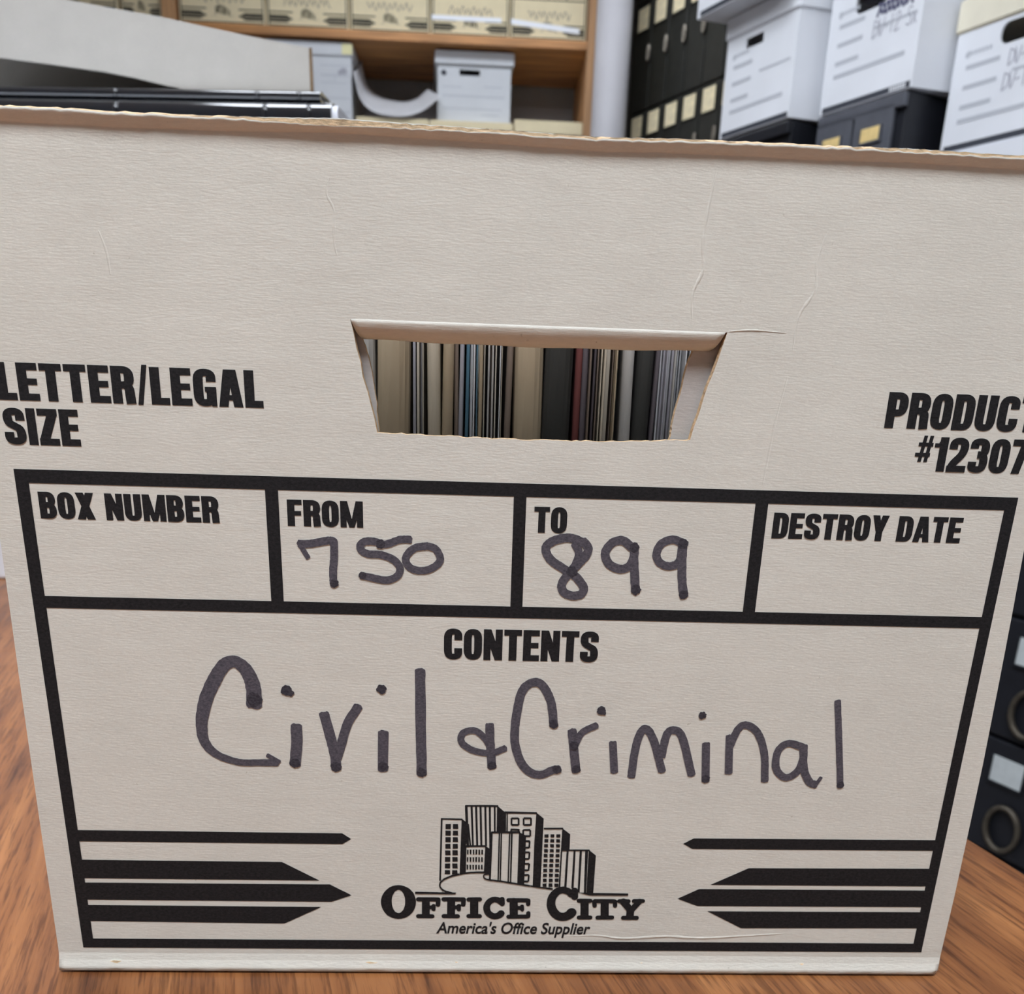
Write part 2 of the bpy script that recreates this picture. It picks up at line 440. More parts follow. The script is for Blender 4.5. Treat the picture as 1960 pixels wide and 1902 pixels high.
        st([(a, 0.70), (a, 1 - b), (w - a, 1 - b), (w - a, 0.53), (w * 0.42, 0.53)], 0.2); st([(w * 0.42, 0.51), (w - a, 0.51), (w - a, b), (a, b), (a, 0.32)], 0.2)
    elif ch == '7': rc(0, 1 - SH, w, 1); P.append([(w * 0.18, 0), (w * 0.18 + SV, 0), (w, 1 - SH * 0.9), (w - SV, 1 - SH * 0.9)])
    return w, P

def lettering(text, x0, z0, width, cap, parent, y=-0.00012, gap=0.05):
    """heavy condensed capitals on the box face; millimetres"""
    bm = bmesh.new(); x = 0; jobs = []
    for ch in text:
        wd, P = glyph(ch); jobs.append((x, P)); x += wd + gap
    tot = x - gap; sx = width / tot
    for ox, P in jobs:
        for k, poly in enumerate(P):
            flat_poly(bm, [((x0 + (ox + u) * sx) * MM, (z0 + v * cap) * MM) for u, v in poly], y - k * 2e-6)
    return link_mesh('lettering', bm, M_INK, parent)

SPEED_BARS = [[(-146.5,55.2),(-58.3,55.1),(-55.4,53.0),(-58.4,51.0),(-147.0,51.0)],[(-147.4,44.0),(-79.0,43.9),(-66.6,36.8),(-148.3,36.9)],[(-147.9,35.2),(-63.1,35.3),(-55.8,31.1),(-62.8,28.4),(-148.7,28.5)],[(-147.3,26.4),(-66.4,26.3),(-79.4,19.5),(-148.1,20.0)],[(147.2,55.1),(61.4,54.7),(58.0,52.6),(61.3,50.6),(148.0,50.9)],[(147.3,43.8),(81.9,43.3),(69.1,36.5),(148.6,36.7)],[(147.6,35.0),(65.3,34.8),(58.0,30.8),(65.3,27.9),(148.9,28.2)],[(147.2,26.1),(69.1,25.8),(82.0,18.9),(148.5,19.4)]]
SKYLINE = [[(-25.2,61.1),(-25.6,37.1),(-25.0,37.1),(-24.6,61.1)],[(-25.2,60.7),(-17.9,60.6),(-17.9,61.2),(-25.2,61.3)],[(-18.2,61.2),(-15.7,59.1),(-15.9,54.6),(-16.8,50.3),(-16.7,40.5),(-18.6,40.2)],[(-23.6,59.0),(-21.8,59.1),(-21.8,57.2),(-23.6,57.2)],[(-21.1,59.1),(-19.4,59.1),(-19.3,57.3),(-21.1,57.3)],[(-23.6,56.6),(-21.8,56.6),(-21.8,54.7),(-23.6,54.7)],[(-21.1,56.6),(-19.4,56.6),(-19.3,54.8),(-21.1,54.8)],[(-23.6,54.1),(-21.8,54.1),(-21.8,52.2),(-23.6,52.2)],[(-21.1,54.1),(-19.4,54.1),(-19.3,52.3),(-21.1,52.3)],[(-23.6,51.5),(-21.9,51.6),(-21.8,49.7),(-23.6,49.7)],[(-21.1,51.6),(-19.4,51.6),(-19.3,49.8),(-21.1,49.7)],[(-23.7,49.0),(-21.9,49.0),(-21.8,47.2),(-23.6,47.2)],[(-21.2,49.1),(-19.4,49.1),(-19.3,47.2),(-21.1,47.2)],[(-23.7,46.5),(-21.9,46.5),(-21.9,44.6),(-23.7,44.6)],[(-21.2,46.5),(-19.4,46.5),(-19.3,44.7),(-21.1,44.7)],[(-23.7,43.9),(-21.9,44.0),(-21.9,42.1),(-23.7,42.1)],[(-21.2,44.0),(-19.4,44.0),(-19.3,42.1),(-21.1,42.1)],[(-23.7,41.4),(-21.9,41.4),(-21.9,39.8),(-23.7,39.8)],[(-21.2,41.4),(-19.4,41.4),(-19.3,39.9),(-21.2,39.8)],[(-17.1,65.7),(-6.0,65.7),(-6.0,66.4),(-17.1,66.3)],[(-6.4,66.3),(-3.8,63.9),(-3.7,56.3),(-6.3,56.4)],[(-17.2,66.0),(-16.4,50.3),(-15.5,50.3),(-16.3,66.0)],[(-15.3,66.0),(-14.5,50.8),(-13.9,50.8),(-14.6,66.1)],[(-13.8,66.1),(-13.1,50.8),(-12.4,50.8),(-13.1,66.1)],[(-12.3,66.1),(-11.7,50.8),(-11.0,50.9),(-11.6,66.1)],[(-10.7,66.1),(-10.1,50.8),(-9.4,50.9),(-10.0,66.1)],[(-9.2,66.1),(-8.6,49.5),(-8.0,49.5),(-8.5,66.1)],[(-7.5,66.1),(-7.2,56.2),(-6.6,56.2),(-6.9,66.2)],[(-16.3,59.1),(-15.3,50.9),(-14.8,51.0),(-15.7,59.2)],[(-16.7,50.4),(-9.8,50.5),(-9.8,51.2),(-16.7,51.1)],[(-10.0,51.0),(-8.1,49.5),(-8.0,40.5),(-10.3,40.7)],[(-16.8,50.8),(-16.9,40.3),(-16.5,40.3),(-16.4,50.8)],[(-16.2,49.4),(-15.7,49.4),(-15.7,47.6),(-16.2,47.6)],[(-15.3,49.4),(-14.7,49.4),(-14.7,47.6),(-15.2,47.6)],[(-14.3,49.4),(-13.7,49.5),(-13.7,47.6),(-14.2,47.6)],[(-13.3,49.5),(-12.7,49.5),(-12.7,47.6),(-13.3,47.6)],[(-12.3,49.5),(-11.8,49.5),(-11.7,47.6),(-12.3,47.6)],[(-11.3,49.5),(-10.8,49.5),(-10.7,47.6),(-11.3,47.6)],[(-16.2,46.5),(-15.7,46.5),(-15.7,44.7),(-16.2,44.7)],[(-15.3,46.5),(-14.7,46.5),(-14.7,44.7),(-15.2,44.7)],[(-14.3,46.5),(-13.7,46.5),(-13.7,44.7),(-14.2,44.7)],[(-13.3,46.6),(-12.7,46.6),(-12.7,44.7),(-13.3,44.7)],[(-12.3,46.6),(-11.8,46.6),(-11.7,44.7),(-12.3,44.7)],[(-11.3,46.6),(-10.8,46.6),(-10.7,44.7),(-11.3,44.7)],[(-16.3,43.6),(-15.7,43.6),(-15.7,41.7),(-16.2,41.7)],[(-15.3,43.6),(-14.7,43.6),(-14.7,41.7),(-15.2,41.7)],[(-14.3,43.6),(-13.7,43.6),(-13.7,41.7),(-14.2,41.7)],[(-13.3,43.6),(-12.7,43.6),(-12.7,41.8),(-13.3,41.7)],[(-12.3,43.6),(-11.8,43.6),(-11.7,41.8),(-12.3,41.8)],[(-11.3,43.6),(-10.8,43.7),(-10.7,41.8),(-11.3,41.8)],[(-3.3,63.3),(7.1,63.3),(7.1,64.0),(-3.3,64.1)],[(-3.9,64.1),(-3.7,56.4),(-3.1,56.5),(-3.3,64.1)],[(-3.1,63.7),(-3.0,56.5),(-2.5,56.5),(-2.7,63.7)],[(6.9,63.8),(9.5,61.6),(9.5,58.3),(9.5,34.9),(6.8,35.4),(6.7,52.4)],[(-1.4,61.2),(1.0,61.3),(1.0,61.9),(-1.4,61.9)],[(0.7,61.6),(0.8,59.1),(1.4,59.1),(1.3,61.6)],[(1.1,59.4),(-1.3,59.4),(-1.3,58.7),(1.1,58.7)],[(-1.0,59.0),(-1.1,61.6),(-1.7,61.6),(-1.6,59.0)],[(2.8,61.3),(5.2,61.3),(5.2,62.0),(2.7,62.0)],[(4.9,61.7),(5.0,59.1),(5.6,59.1),(5.5,61.7)],[(5.3,59.5),(2.8,59.4),(2.8,58.7),(5.3,58.8)],[(3.1,59.1),(3.0,61.6),(2.4,61.6),(2.5,59.1)],[(2.7,56.9),(5.1,56.9),(5.1,57.6),(2.7,57.5)],[(4.8,57.2),(4.9,54.8),(5.5,54.9),(5.4,57.2)],[(5.2,55.2),(2.8,55.2),(2.8,54.5),(5.2,54.5)],[(3.1,54.8),(3.0,57.2),(2.4,57.2),(2.5,54.8)],[(-1.5,57.0),(1.2,56.9),(1.2,57.6),(-1.5,57.7)],[(1.0,57.6),(0.9,56.4),(1.5,56.3),(1.5,57.5)],[(-1.6,57.4),(-1.7,56.3),(-1.2,56.3),(-1.1,57.3)],[(3.8,52.6),(5.1,52.6),(5.1,53.3),(3.8,53.3)],[(4.8,53.0),(4.7,50.5),(5.3,50.4),(5.4,52.9)],[(5.0,50.8),(3.8,50.8),(3.8,50.1),(5.0,50.1)],[(3.8,48.3),(5.2,48.3),(5.2,49.0),(3.8,49.0)],[(4.9,48.7),(4.8,46.1),(5.4,46.1),(5.5,48.6)],[(5.1,46.4),(3.8,46.4),(3.8,45.7),(5.1,45.7)],[(3.8,43.8),(5.3,43.9),(5.2,44.6),(3.8,44.5)],[(4.9,44.2),(4.8,41.7),(5.4,41.6),(5.6,44.2)],[(5.1,42.0),(3.8,42.0),(3.8,41.3),(5.1,41.3)],[(3.8,39.4),(5.3,39.5),(5.3,40.2),(3.8,40.1)],[(5.0,39.8),(4.9,37.2),(5.5,37.2),(5.6,39.8)],[(5.2,37.6),(3.8,37.6),(3.8,36.8),(5.2,36.9)],[(-8.1,55.8),(1.7,55.9),(1.7,56.7),(-8.1,56.5)],[(1.3,56.4),(3.8,55.0),(3.8,35.8),(1.4,36.2)],[(-8.3,56.2),(-8.5,37.9),(-7.8,37.9),(-7.6,56.1)],[(-5.6,55.9),(-5.5,37.3),(-5.0,37.3),(-5.1,55.9)],[(-4.9,56.0),(-4.8,37.3),(-4.3,37.3),(-4.4,55.9)],[(-2.1,56.0),(-2.0,36.8),(-1.5,36.8),(-1.6,56.0)],[(-1.4,56.0),(-1.2,36.8),(-0.7,36.8),(-0.8,56.0)],[(9.7,57.5),(16.3,57.6),(16.3,58.2),(9.7,58.1)],[(16.0,58.0),(18.8,55.8),(18.9,49.8),(16.4,49.4),(16.4,34.7),(15.8,34.6)],[(10.0,55.6),(11.4,55.7),(11.4,54.4),(10.1,54.4)],[(12.1,55.7),(13.4,55.7),(13.4,54.5),(12.1,54.5)],[(14.1,55.7),(15.4,55.7),(15.5,54.5),(14.1,54.5)],[(10.1,53.8),(11.4,53.8),(11.4,52.6),(10.1,52.5)],[(12.1,53.8),(13.4,53.8),(13.5,52.6),(12.1,52.6)],[(14.1,53.8),(15.4,53.8),(15.5,52.6),(14.2,52.6)],[(10.1,51.9),(11.4,51.9),(11.4,50.7),(10.1,50.6)],[(12.1,51.9),(13.4,51.9),(13.5,50.7),(12.2,50.7)],[(14.1,51.9),(15.5,51.9),(15.5,50.7),(14.2,50.7)],[(10.1,50.0),(11.4,50.0),(11.5,48.7),(10.2,48.7)],[(12.1,50.0),(13.4,50.0),(13.5,48.8),(12.2,48.8)],[(14.2,50.0),(15.5,50.0),(15.5,48.8),(14.2,48.8)],[(10.1,48.1),(11.4,48.1),(11.5,46.8),(10.2,46.8)],[(12.1,48.1),(13.5,48.1),(13.5,46.9),(12.2,46.8)],[(14.2,48.1),(15.5,48.1),(15.6,46.9),(14.2,46.9)],[(10.1,46.1),(11.5,46.2),(11.5,44.9),(10.2,44.9)],[(12.2,46.2),(13.5,46.2),(13.6,44.9),(12.2,44.9)],[(14.2,46.2),(15.5,46.2),(15.6,45.0),(14.3,44.9)],[(10.1,44.2),(11.5,44.2),(11.5,43.0),(10.2,43.0)],[(12.2,44.2),(13.5,44.3),(13.6,43.0),(12.2,43.0)],[(14.2,44.3),(15.6,44.3),(15.6,43.0),(14.3,43.0)],[(10.2,42.3),(11.5,42.3),(11.6,41.0),(10.2,41.0)],[(12.2,42.3),(13.5,42.3),(13.6,41.1),(12.3,41.0)],[(14.3,42.3),(15.6,42.3),(15.7,41.1),(14.3,41.1)],[(10.2,40.3),(11.5,40.4),(11.6,39.1),(10.2,39.1)],[(12.2,40.4),(13.6,40.4),(13.6,39.1),(12.3,39.1)],[(14.3,40.4),(15.6,40.4),(15.7,39.1),(14.3,39.1)],[(10.2,38.4),(11.5,38.4),(11.6,37.1),(10.3,37.1)],[(12.3,38.4),(13.6,38.4),(13.7,37.2),(12.3,37.1)],[(14.3,38.4),(15.7,38.5),(15.7,37.2),(14.4,37.2)],[(10.2,36.4),(11.6,36.5),(11.6,35.2),(10.3,35.2)],[(12.3,36.5),(13.6,36.5),(13.7,35.2),(12.3,35.2)],[(14.3,36.5),(15.7,36.5),(15.7,35.2),(14.4,35.2)],[(16.4,49.3),(25.9,49.4),(25.8,50.0),(16.3,49.9)],[(25.5,49.9),(28.1,47.7),(28.1,32.5),(25.7,32.5)],[(17.9,49.5),(17.8,34.7),(18.6,34.6),(18.6,49.5)],[(20.3,49.5),(20.3,34.7),(21.1,34.7),(21.0,49.5)],[(22.4,49.5),(22.6,33.1),(23.3,33.1),(23.2,49.5)],[(24.6,49.6),(24.8,32.5),(25.6,32.5),(25.3,49.5)],[(24.3,49.4),(24.8,32.5),(25.2,32.5),(24.7,49.4)],[(-8.3,40.9),(-8.8,40.9),(-8.8,40.2),(-8.3,40.2)],[(-8.8,40.9),(-9.5,40.9),(-9.5,40.2),(-8.8,40.2)],[(-9.5,40.9),(-10.3,41.0),(-10.3,40.3),(-9.5,40.2)],[(-10.3,41.0),(-11.2,41.0),(-11.2,40.3),(-10.3,40.3)],[(-11.2,41.0),(-12.1,41.0),(-12.1,40.3),(-11.2,40.3)],[(-12.1,41.0),(-13.0,41.0),(-12.9,40.3),(-12.1,40.3)],[(-13.0,41.0),(-13.8,40.9),(-13.8,40.2),(-12.9,40.3)],[(-13.8,40.9),(-14.6,40.9),(-14.6,40.2),(-13.7,40.2)],[(-14.6,40.9),(-15.5,40.8),(-15.4,40.1),(-14.6,40.2)],[(-15.5,40.8),(-16.3,40.7),(-16.3,40.0),(-15.4,40.1)],[(-16.3,40.7),(-17.2,40.6),(-17.1,39.9),(-16.2,40.0)],[(-17.2,40.6),(-18.0,40.4),(-17.9,39.7),(-17.1,39.9)],[(-18.0,40.4),(-18.7,40.2),(-18.6,39.5),(-17.8,39.7)],[(-18.8,40.2),(-19.5,40.0),(-19.4,39.3),(-18.6,39.5)],[(-19.5,40.0),(-20.3,39.8),(-20.2,39.1),(-19.4,39.3)],[(-20.3,39.8),(-21.1,39.6),(-20.9,38.9),(-20.2,39.1)],[(-21.1,39.6),(-21.8,39.3),(-21.6,38.6),(-20.9,38.9)],[(-21.8,39.3),(-22.4,39.0),(-22.2,38.4),(-21.6,38.6)],[(-22.4,39.0),(-23.0,38.7),(-22.8,38.1),(-22.2,38.4)],[(-23.0,38.7),(-23.6,38.4),(-23.3,37.8),(-22.7,38.1)],[(-23.6,38.4),(-24.1,38.1),(-23.8,37.5),(-23.3,37.8)],[(-24.1,38.1),(-24.5,37.7),(-24.2,37.1),(-23.8,37.5)],[(-24.6,37.7),(-24.9,37.4),(-24.6,36.8),(-24.2,37.1)],[(-25.0,37.3),(-25.2,37.0),(-24.8,36.5),(-24.5,36.8)],[(-25.3,37.0),(-25.5,36.7),(-25.0,36.2),(-24.8,36.6)],[(-25.5,36.6),(-25.6,36.3),(-25.1,36.0),(-25.0,36.3)],[(-25.7,36.2),(-25.7,35.9),(-25.1,35.7),(-25.1,36.0)],[(-25.7,35.8),(-25.7,35.5),(-25.1,35.5),(-25.1,35.8)],[(-25.7,35.4),(-25.7,35.1),(-25.1,35.2),(-25.1,35.5)],[(-25.7,35.1),(-25.6,34.8),(-25.0,35.0),(-25.1,35.3)],[(-25.6,34.7),(-25.5,34.4),(-24.9,34.7),(-25.0,35.0)],[(-25.4,34.4),(-25.3,34.1),(-24.8,34.5),(-24.9,34.8)],[(-25.2,34.1),(-25.0,33.8),(-24.6,34.3),(-24.8,34.5)],[(-25.0,33.7),(-24.7,33.5),(-24.3,34.0),(-24.6,34.3)],[(-24.7,33.5),(-24.4,33.2),(-24.1,33.8),(-24.4,34.0)],[(-24.4,33.2),(-24.1,33.0),(-23.8,33.6),(-24.1,33.8)],[(-24.0,33.0),(-23.6,32.8),(-23.4,33.4),(-23.8,33.6)],[(-23.6,32.7),(-23.1,32.6),(-22.9,33.2),(-23.4,33.4)],[(-23.1,32.5),(-22.5,32.4),(-22.4,33.1),(-22.9,33.2)],[(-22.5,32.4),(-22.0,32.2),(-21.8,32.9),(-22.4,33.1)],[(-22.0,32.2),(-21.5,32.1),(-21.4,32.8),(-21.8,32.9)],[(-21.5,32.1),(-21.2,32.0),(-21.1,32.7),(-21.4,32.8)],[(-8.3,40.4),(-8.5,40.4),(-8.4,39.8),(-8.2,39.8)],[(-8.5,40.4),(-8.8,40.4),(-8.8,39.7),(-8.4,39.8)],[(-8.8,40.4),(-9.2,40.3),(-9.1,39.7),(-8.8,39.7)],[(-9.2,40.3),(-9.6,40.2),(-9.5,39.6),(-9.1,39.7)],[(-9.6,40.2),(-9.9,40.2),(-9.8,39.6),(-9.5,39.6)],[(-9.9,40.2),(-10.2,40.1),(-10.0,39.5),(-9.7,39.6)],[(-10.2,40.0),(-10.4,39.9),(-10.0,39.4),(-9.9,39.5)],[(-10.4,39.8),(-10.5,39.7),(-10.1,39.3),(-10.0,39.5)],[(-10.6,39.6),(-10.6,39.4),(-10.1,39.2),(-10.1,39.4)],[(-10.6,39.4),(-10.6,39.2),(-10.1,39.1),(-10.1,39.3)],[(-10.6,39.1),(-10.6,38.9),(-10.1,39.0),(-10.1,39.2)],[(-10.6,38.9),(-10.5,38.7),(-10.0,39.0),(-10.1,39.1)],[(-10.5,38.7),(-10.4,38.5),(-10.0,38.8),(-10.0,39.0)],[(-10.4,38.5),(-10.3,38.3),(-9.9,38.7),(-10.0,38.8)],[(-10.3,38.3),(-10.2,38.1),(-9.8,38.5),(-9.9,38.7)],[(-10.1,38.1),(-9.9,37.9),(-9.6,38.4),(-9.8,38.6)],[(-9.9,37.9),(-9.6,37.7),(-9.4,38.3),(-9.7,38.5)],[(-9.5,37.7),(-9.1,37.6),(-9.0,38.2),(-9.4,38.3)],[(-9.1,37.6),(-8.5,37.5),(-8.4,38.1),(-9.0,38.2)],[(-8.5,37.5),(-7.8,37.3),(-7.7,38.0),(-8.4,38.1)],[(-7.8,37.3),(-7.0,37.3),(-7.0,37.9),(-7.7,38.0)],[(-7.0,37.3),(-6.1,37.1),(-6.1,37.8),(-7.0,37.9)],[(-6.1,37.1),(-5.1,37.0),(-5.1,37.6),(-6.1,37.8)],[(-5.1,37.0),(-4.1,36.9),(-4.0,37.5),(-5.1,37.6)],[(-4.1,36.9),(-2.9,36.7),(-2.8,37.3),(-4.0,37.5)],[(-2.9,36.7),(-1.6,36.4),(-1.5,37.1),(-2.8,37.3)],[(-1.6,36.4),(-0.2,36.2),(-0.1,36.8),(-1.5,37.1)],[(-0.2,36.2),(1.3,35.9),(1.4,36.6),(-0.1,36.8)],[(1.3,35.9),(2.8,35.7),(2.9,36.3),(1.4,36.6)],[(2.8,35.7),(4.3,35.4),(4.4,36.1),(2.9,36.3)],[(4.3,35.4),(5.9,35.2),(6.0,35.8),(4.4,36.1)],[(6.0,35.2),(7.8,34.9),(7.8,35.5),(6.0,35.8)],[(7.8,34.9),(9.6,34.6),(9.7,35.2),(7.8,35.5)],[(9.6,34.6),(11.3,34.4),(11.4,35.0),(9.7,35.2)],[(11.3,34.4),(12.8,34.1),(12.9,34.8),(11.4,35.0)],[(12.8,34.1),(13.9,34.0),(13.9,34.6),(12.9,34.8)],[(-33.9,32.8),(-19.7,32.6),(-20.0,31.9),(-33.9,31.9)],[(22.9,33.0),(40.4,32.8),(40.4,31.9),(26.9,31.9)]]
LOGO_STROKES = [(2.79,[(-30.2,28.9),(-30.2,23.6)]),(1.68,[(-32.8,29.7),(-26.3,29.7)]),(1.68,[(-25.9,29.7),(-26.0,27.6)]),(1.57,[(-30.2,26.5),(-27.7,26.5)]),(1.45,[(-27.5,27.2),(-27.5,25.7)]),(1.68,[(-32.8,22.9),(-28.0,22.9)]),(2.79,[(-21.4,29.0),(-21.4,23.6)]),(1.68,[(-24.0,29.8),(-17.5,29.8)]),(1.68,[(-17.1,29.8),(-17.2,27.7)]),(1.57,[(-21.4,26.6),(-18.9,26.6)]),(1.45,[(-18.7,27.3),(-18.7,25.7)]),(1.68,[(-23.9,23.0),(-19.1,23.0)]),(2.91,[(-13.4,29.0),(-13.3,23.7)]),(1.68,[(-15.3,29.8),(-11.5,29.9)]),(1.68,[(-15.2,23.1),(-11.4,23.1)]),((2.24,2.57),[(-4.0,28.8),(-4.4,29.2),(-5.0,29.6),(-5.6,29.8),(-6.2,29.9),(-6.8,29.8),(-7.3,29.6),(-7.9,29.2),(-8.3,28.7),(-8.6,28.2),(-8.9,27.5),(-9.0,26.8),(-9.0,26.1),(-8.8,25.4),(-8.6,24.8),(-8.2,24.2),(-7.7,23.8),(-7.2,23.4),(-6.6,23.2),(-6.0,23.1),(-5.4,23.2),(-4.8,23.4),(-4.3,23.8),(-3.9,24.3)]),(1.9,[(-3.7,30.0),(-3.6,28.2)]),(2.91,[(0.4,29.2),(0.6,23.8)]),(1.68,[(-1.4,29.7),(5.0,29.7)]),(1.57,[(5.5,29.6),(5.5,28.1)]),(1.57,[(0.5,26.6),(3.3,26.6)]),(1.34,[(3.4,27.3),(3.5,25.8)]),(1.68,[(-1.2,23.0),(5.3,23.1)]),(1.57,[(5.7,24.5),(5.7,23.2)]),((2.57,3.58),[(20.5,32.2),(19.9,33.0),(19.1,33.5),(18.2,33.8),(17.4,34.0),(16.5,33.8),(15.7,33.5),(15.0,32.9),(14.4,32.1),(13.9,31.2),(13.6,30.2),(13.5,29.1),(13.5,27.9),(13.8,26.8),(14.2,25.8),(14.7,24.9),(15.4,24.1),(16.2,23.5),(17.0,23.2),(17.9,23.1),(18.8,23.2),(19.6,23.6),(20.3,24.1),(20.9,24.9)]),(2.46,[(21.5,33.7),(21.7,31.2)]),(2.91,[(25.3,28.9),(25.6,23.5)]),(1.68,[(23.3,29.7),(27.2,29.7)]),(1.68,[(23.7,22.9),(27.6,22.9)]),(2.91,[(32.4,28.9),(32.7,23.6)]),(1.68,[(28.9,29.6),(35.7,29.6)]),(1.57,[(28.7,29.4),(28.9,27.7)]),(1.57,[(36.0,29.5),(36.1,27.8)]),(1.68,[(30.3,22.9),(35.3,23.0)]),(2.57,[(38.9,29.5),(41.8,26.0)]),(2.24,[(44.6,29.6),(42.0,26.0)]),(2.79,[(41.7,26.2),(41.7,23.5)]),(1.57,[(37.5,29.7),(40.7,29.7)]),(1.57,[(42.7,29.8),(45.8,29.8)]),(1.68,[(39.4,22.9),(44.1,22.9)])]
LOGO_O = [[(-33.6,28.6),(-33.7,27.4),(-34.0,26.2),(-34.4,25.2),(-35.0,24.2),(-35.8,23.3),(-36.7,22.6),(-37.7,22.1),(-38.7,21.8),(-39.8,21.7),(-40.8,21.8),(-41.8,22.1),(-42.8,22.6),(-43.7,23.2),(-44.4,24.1),(-45.0,25.1),(-45.4,26.1),(-45.7,27.3),(-45.8,28.5),(-45.7,29.6),(-45.4,30.8),(-44.9,31.9),(-44.3,32.8),(-43.5,33.7),(-42.7,34.4),(-41.7,34.9),(-40.7,35.2),(-39.6,35.3),(-38.6,35.2),(-37.6,34.9),(-36.6,34.4),(-35.7,33.8),(-35.0,32.9),(-34.4,32.0),(-34.0,30.9),(-33.7,29.8)],[(-37.4,28.8),(-37.4,28.0),(-37.5,27.2),(-37.7,26.5),(-37.9,25.8),(-38.2,25.2),(-38.6,24.8),(-38.9,24.4),(-39.3,24.2),(-39.7,24.1),(-40.1,24.2),(-40.5,24.4),(-40.9,24.7),(-41.2,25.2),(-41.5,25.8),(-41.7,26.4),(-41.9,27.2),(-42.0,28.0),(-42.0,28.8),(-42.0,29.6),(-41.9,30.3),(-41.7,31.1),(-41.4,31.7),(-41.1,32.3),(-40.8,32.8),(-40.4,33.1),(-40.0,33.3),(-39.6,33.4),(-39.2,33.3),(-38.9,33.1),(-38.5,32.8),(-38.2,32.3),(-37.9,31.8),(-37.7,31.1),(-37.5,30.4),(-37.4,29.6)]]
HAND_750 = ([([1.54],[(-65.8,148.6),(-67.1,150.9),(-68.4,153.2)]),([2.39],[(-68.4,152.8),(-65.1,152.9),(-60.1,153.9),(-58.1,153.9),(-57.9,152.7),(-58.0,148.8),(-58.4,144.9),(-58.4,141.1),(-58.1,140.3)]),([2.31],[(-34.9,154.9),(-38.2,154.8),(-42.4,153.3),(-45.9,154.1),(-48.8,153.9),(-50.1,152.2),(-48.3,150.4),(-43.6,150.0),(-39.8,148.5),(-38.1,145.8),(-39.3,143.4),(-42.6,142.3),(-46.9,143.0),(-50.0,143.6)]),([2.31],[(-30.9,153.0),(-34.0,152.2),(-36.3,149.6),(-35.7,147.0),(-33.2,145.6),(-29.7,145.8),(-26.8,147.5),(-25.9,149.6),(-27.4,152.3),(-29.9,153.1),(-31.1,152.8)])],[(1.31,(-58.1,140.9)),(1.39,(-44.0,153.4)),(1.16,(-49.6,143.6))])
HAND_899 = ([([2.7],[(17.7,155.1),(14.8,156.4),(11.5,156.6),(7.9,155.4),(6.1,153.2),(7.8,149.9),(12.0,147.1),(15.9,144.7),(18.4,141.4),(17.6,139.3),(14.9,138.8),(12.2,140.0),(11.6,142.5),(13.7,145.9),(16.8,149.3),(18.7,151.8),(19.0,153.9),(17.3,155.9)]),([2.46],[(14.9,155.0),(16.3,152.2),(15.6,148.9),(14.1,146.4)]),([2.7],[(32.5,154.2),(29.5,156.3),(26.3,155.5),(24.4,152.4),(25.7,149.1),(28.9,147.6),(31.7,148.2),(33.2,151.0),(33.3,154.3)]),([2.78],[(33.3,154.7),(33.4,150.1),(34.5,141.8),(35.1,140.6)]),([2.54],[(48.4,155.9),(44.6,157.0),(41.2,155.4),(40.2,152.0),(41.9,149.5),(44.9,148.8),(47.4,150.5),(47.9,155.5)]),([2.78],[(48.0,156.1),(48.3,150.5),(48.8,144.7),(49.9,139.4)])],[(1.47,(33.2,154.3)),(1.56,(34.7,141.2)),(1.56,(48.1,155.9)),(1.47,(49.8,139.9)),(1.64,(14.5,146.4))])
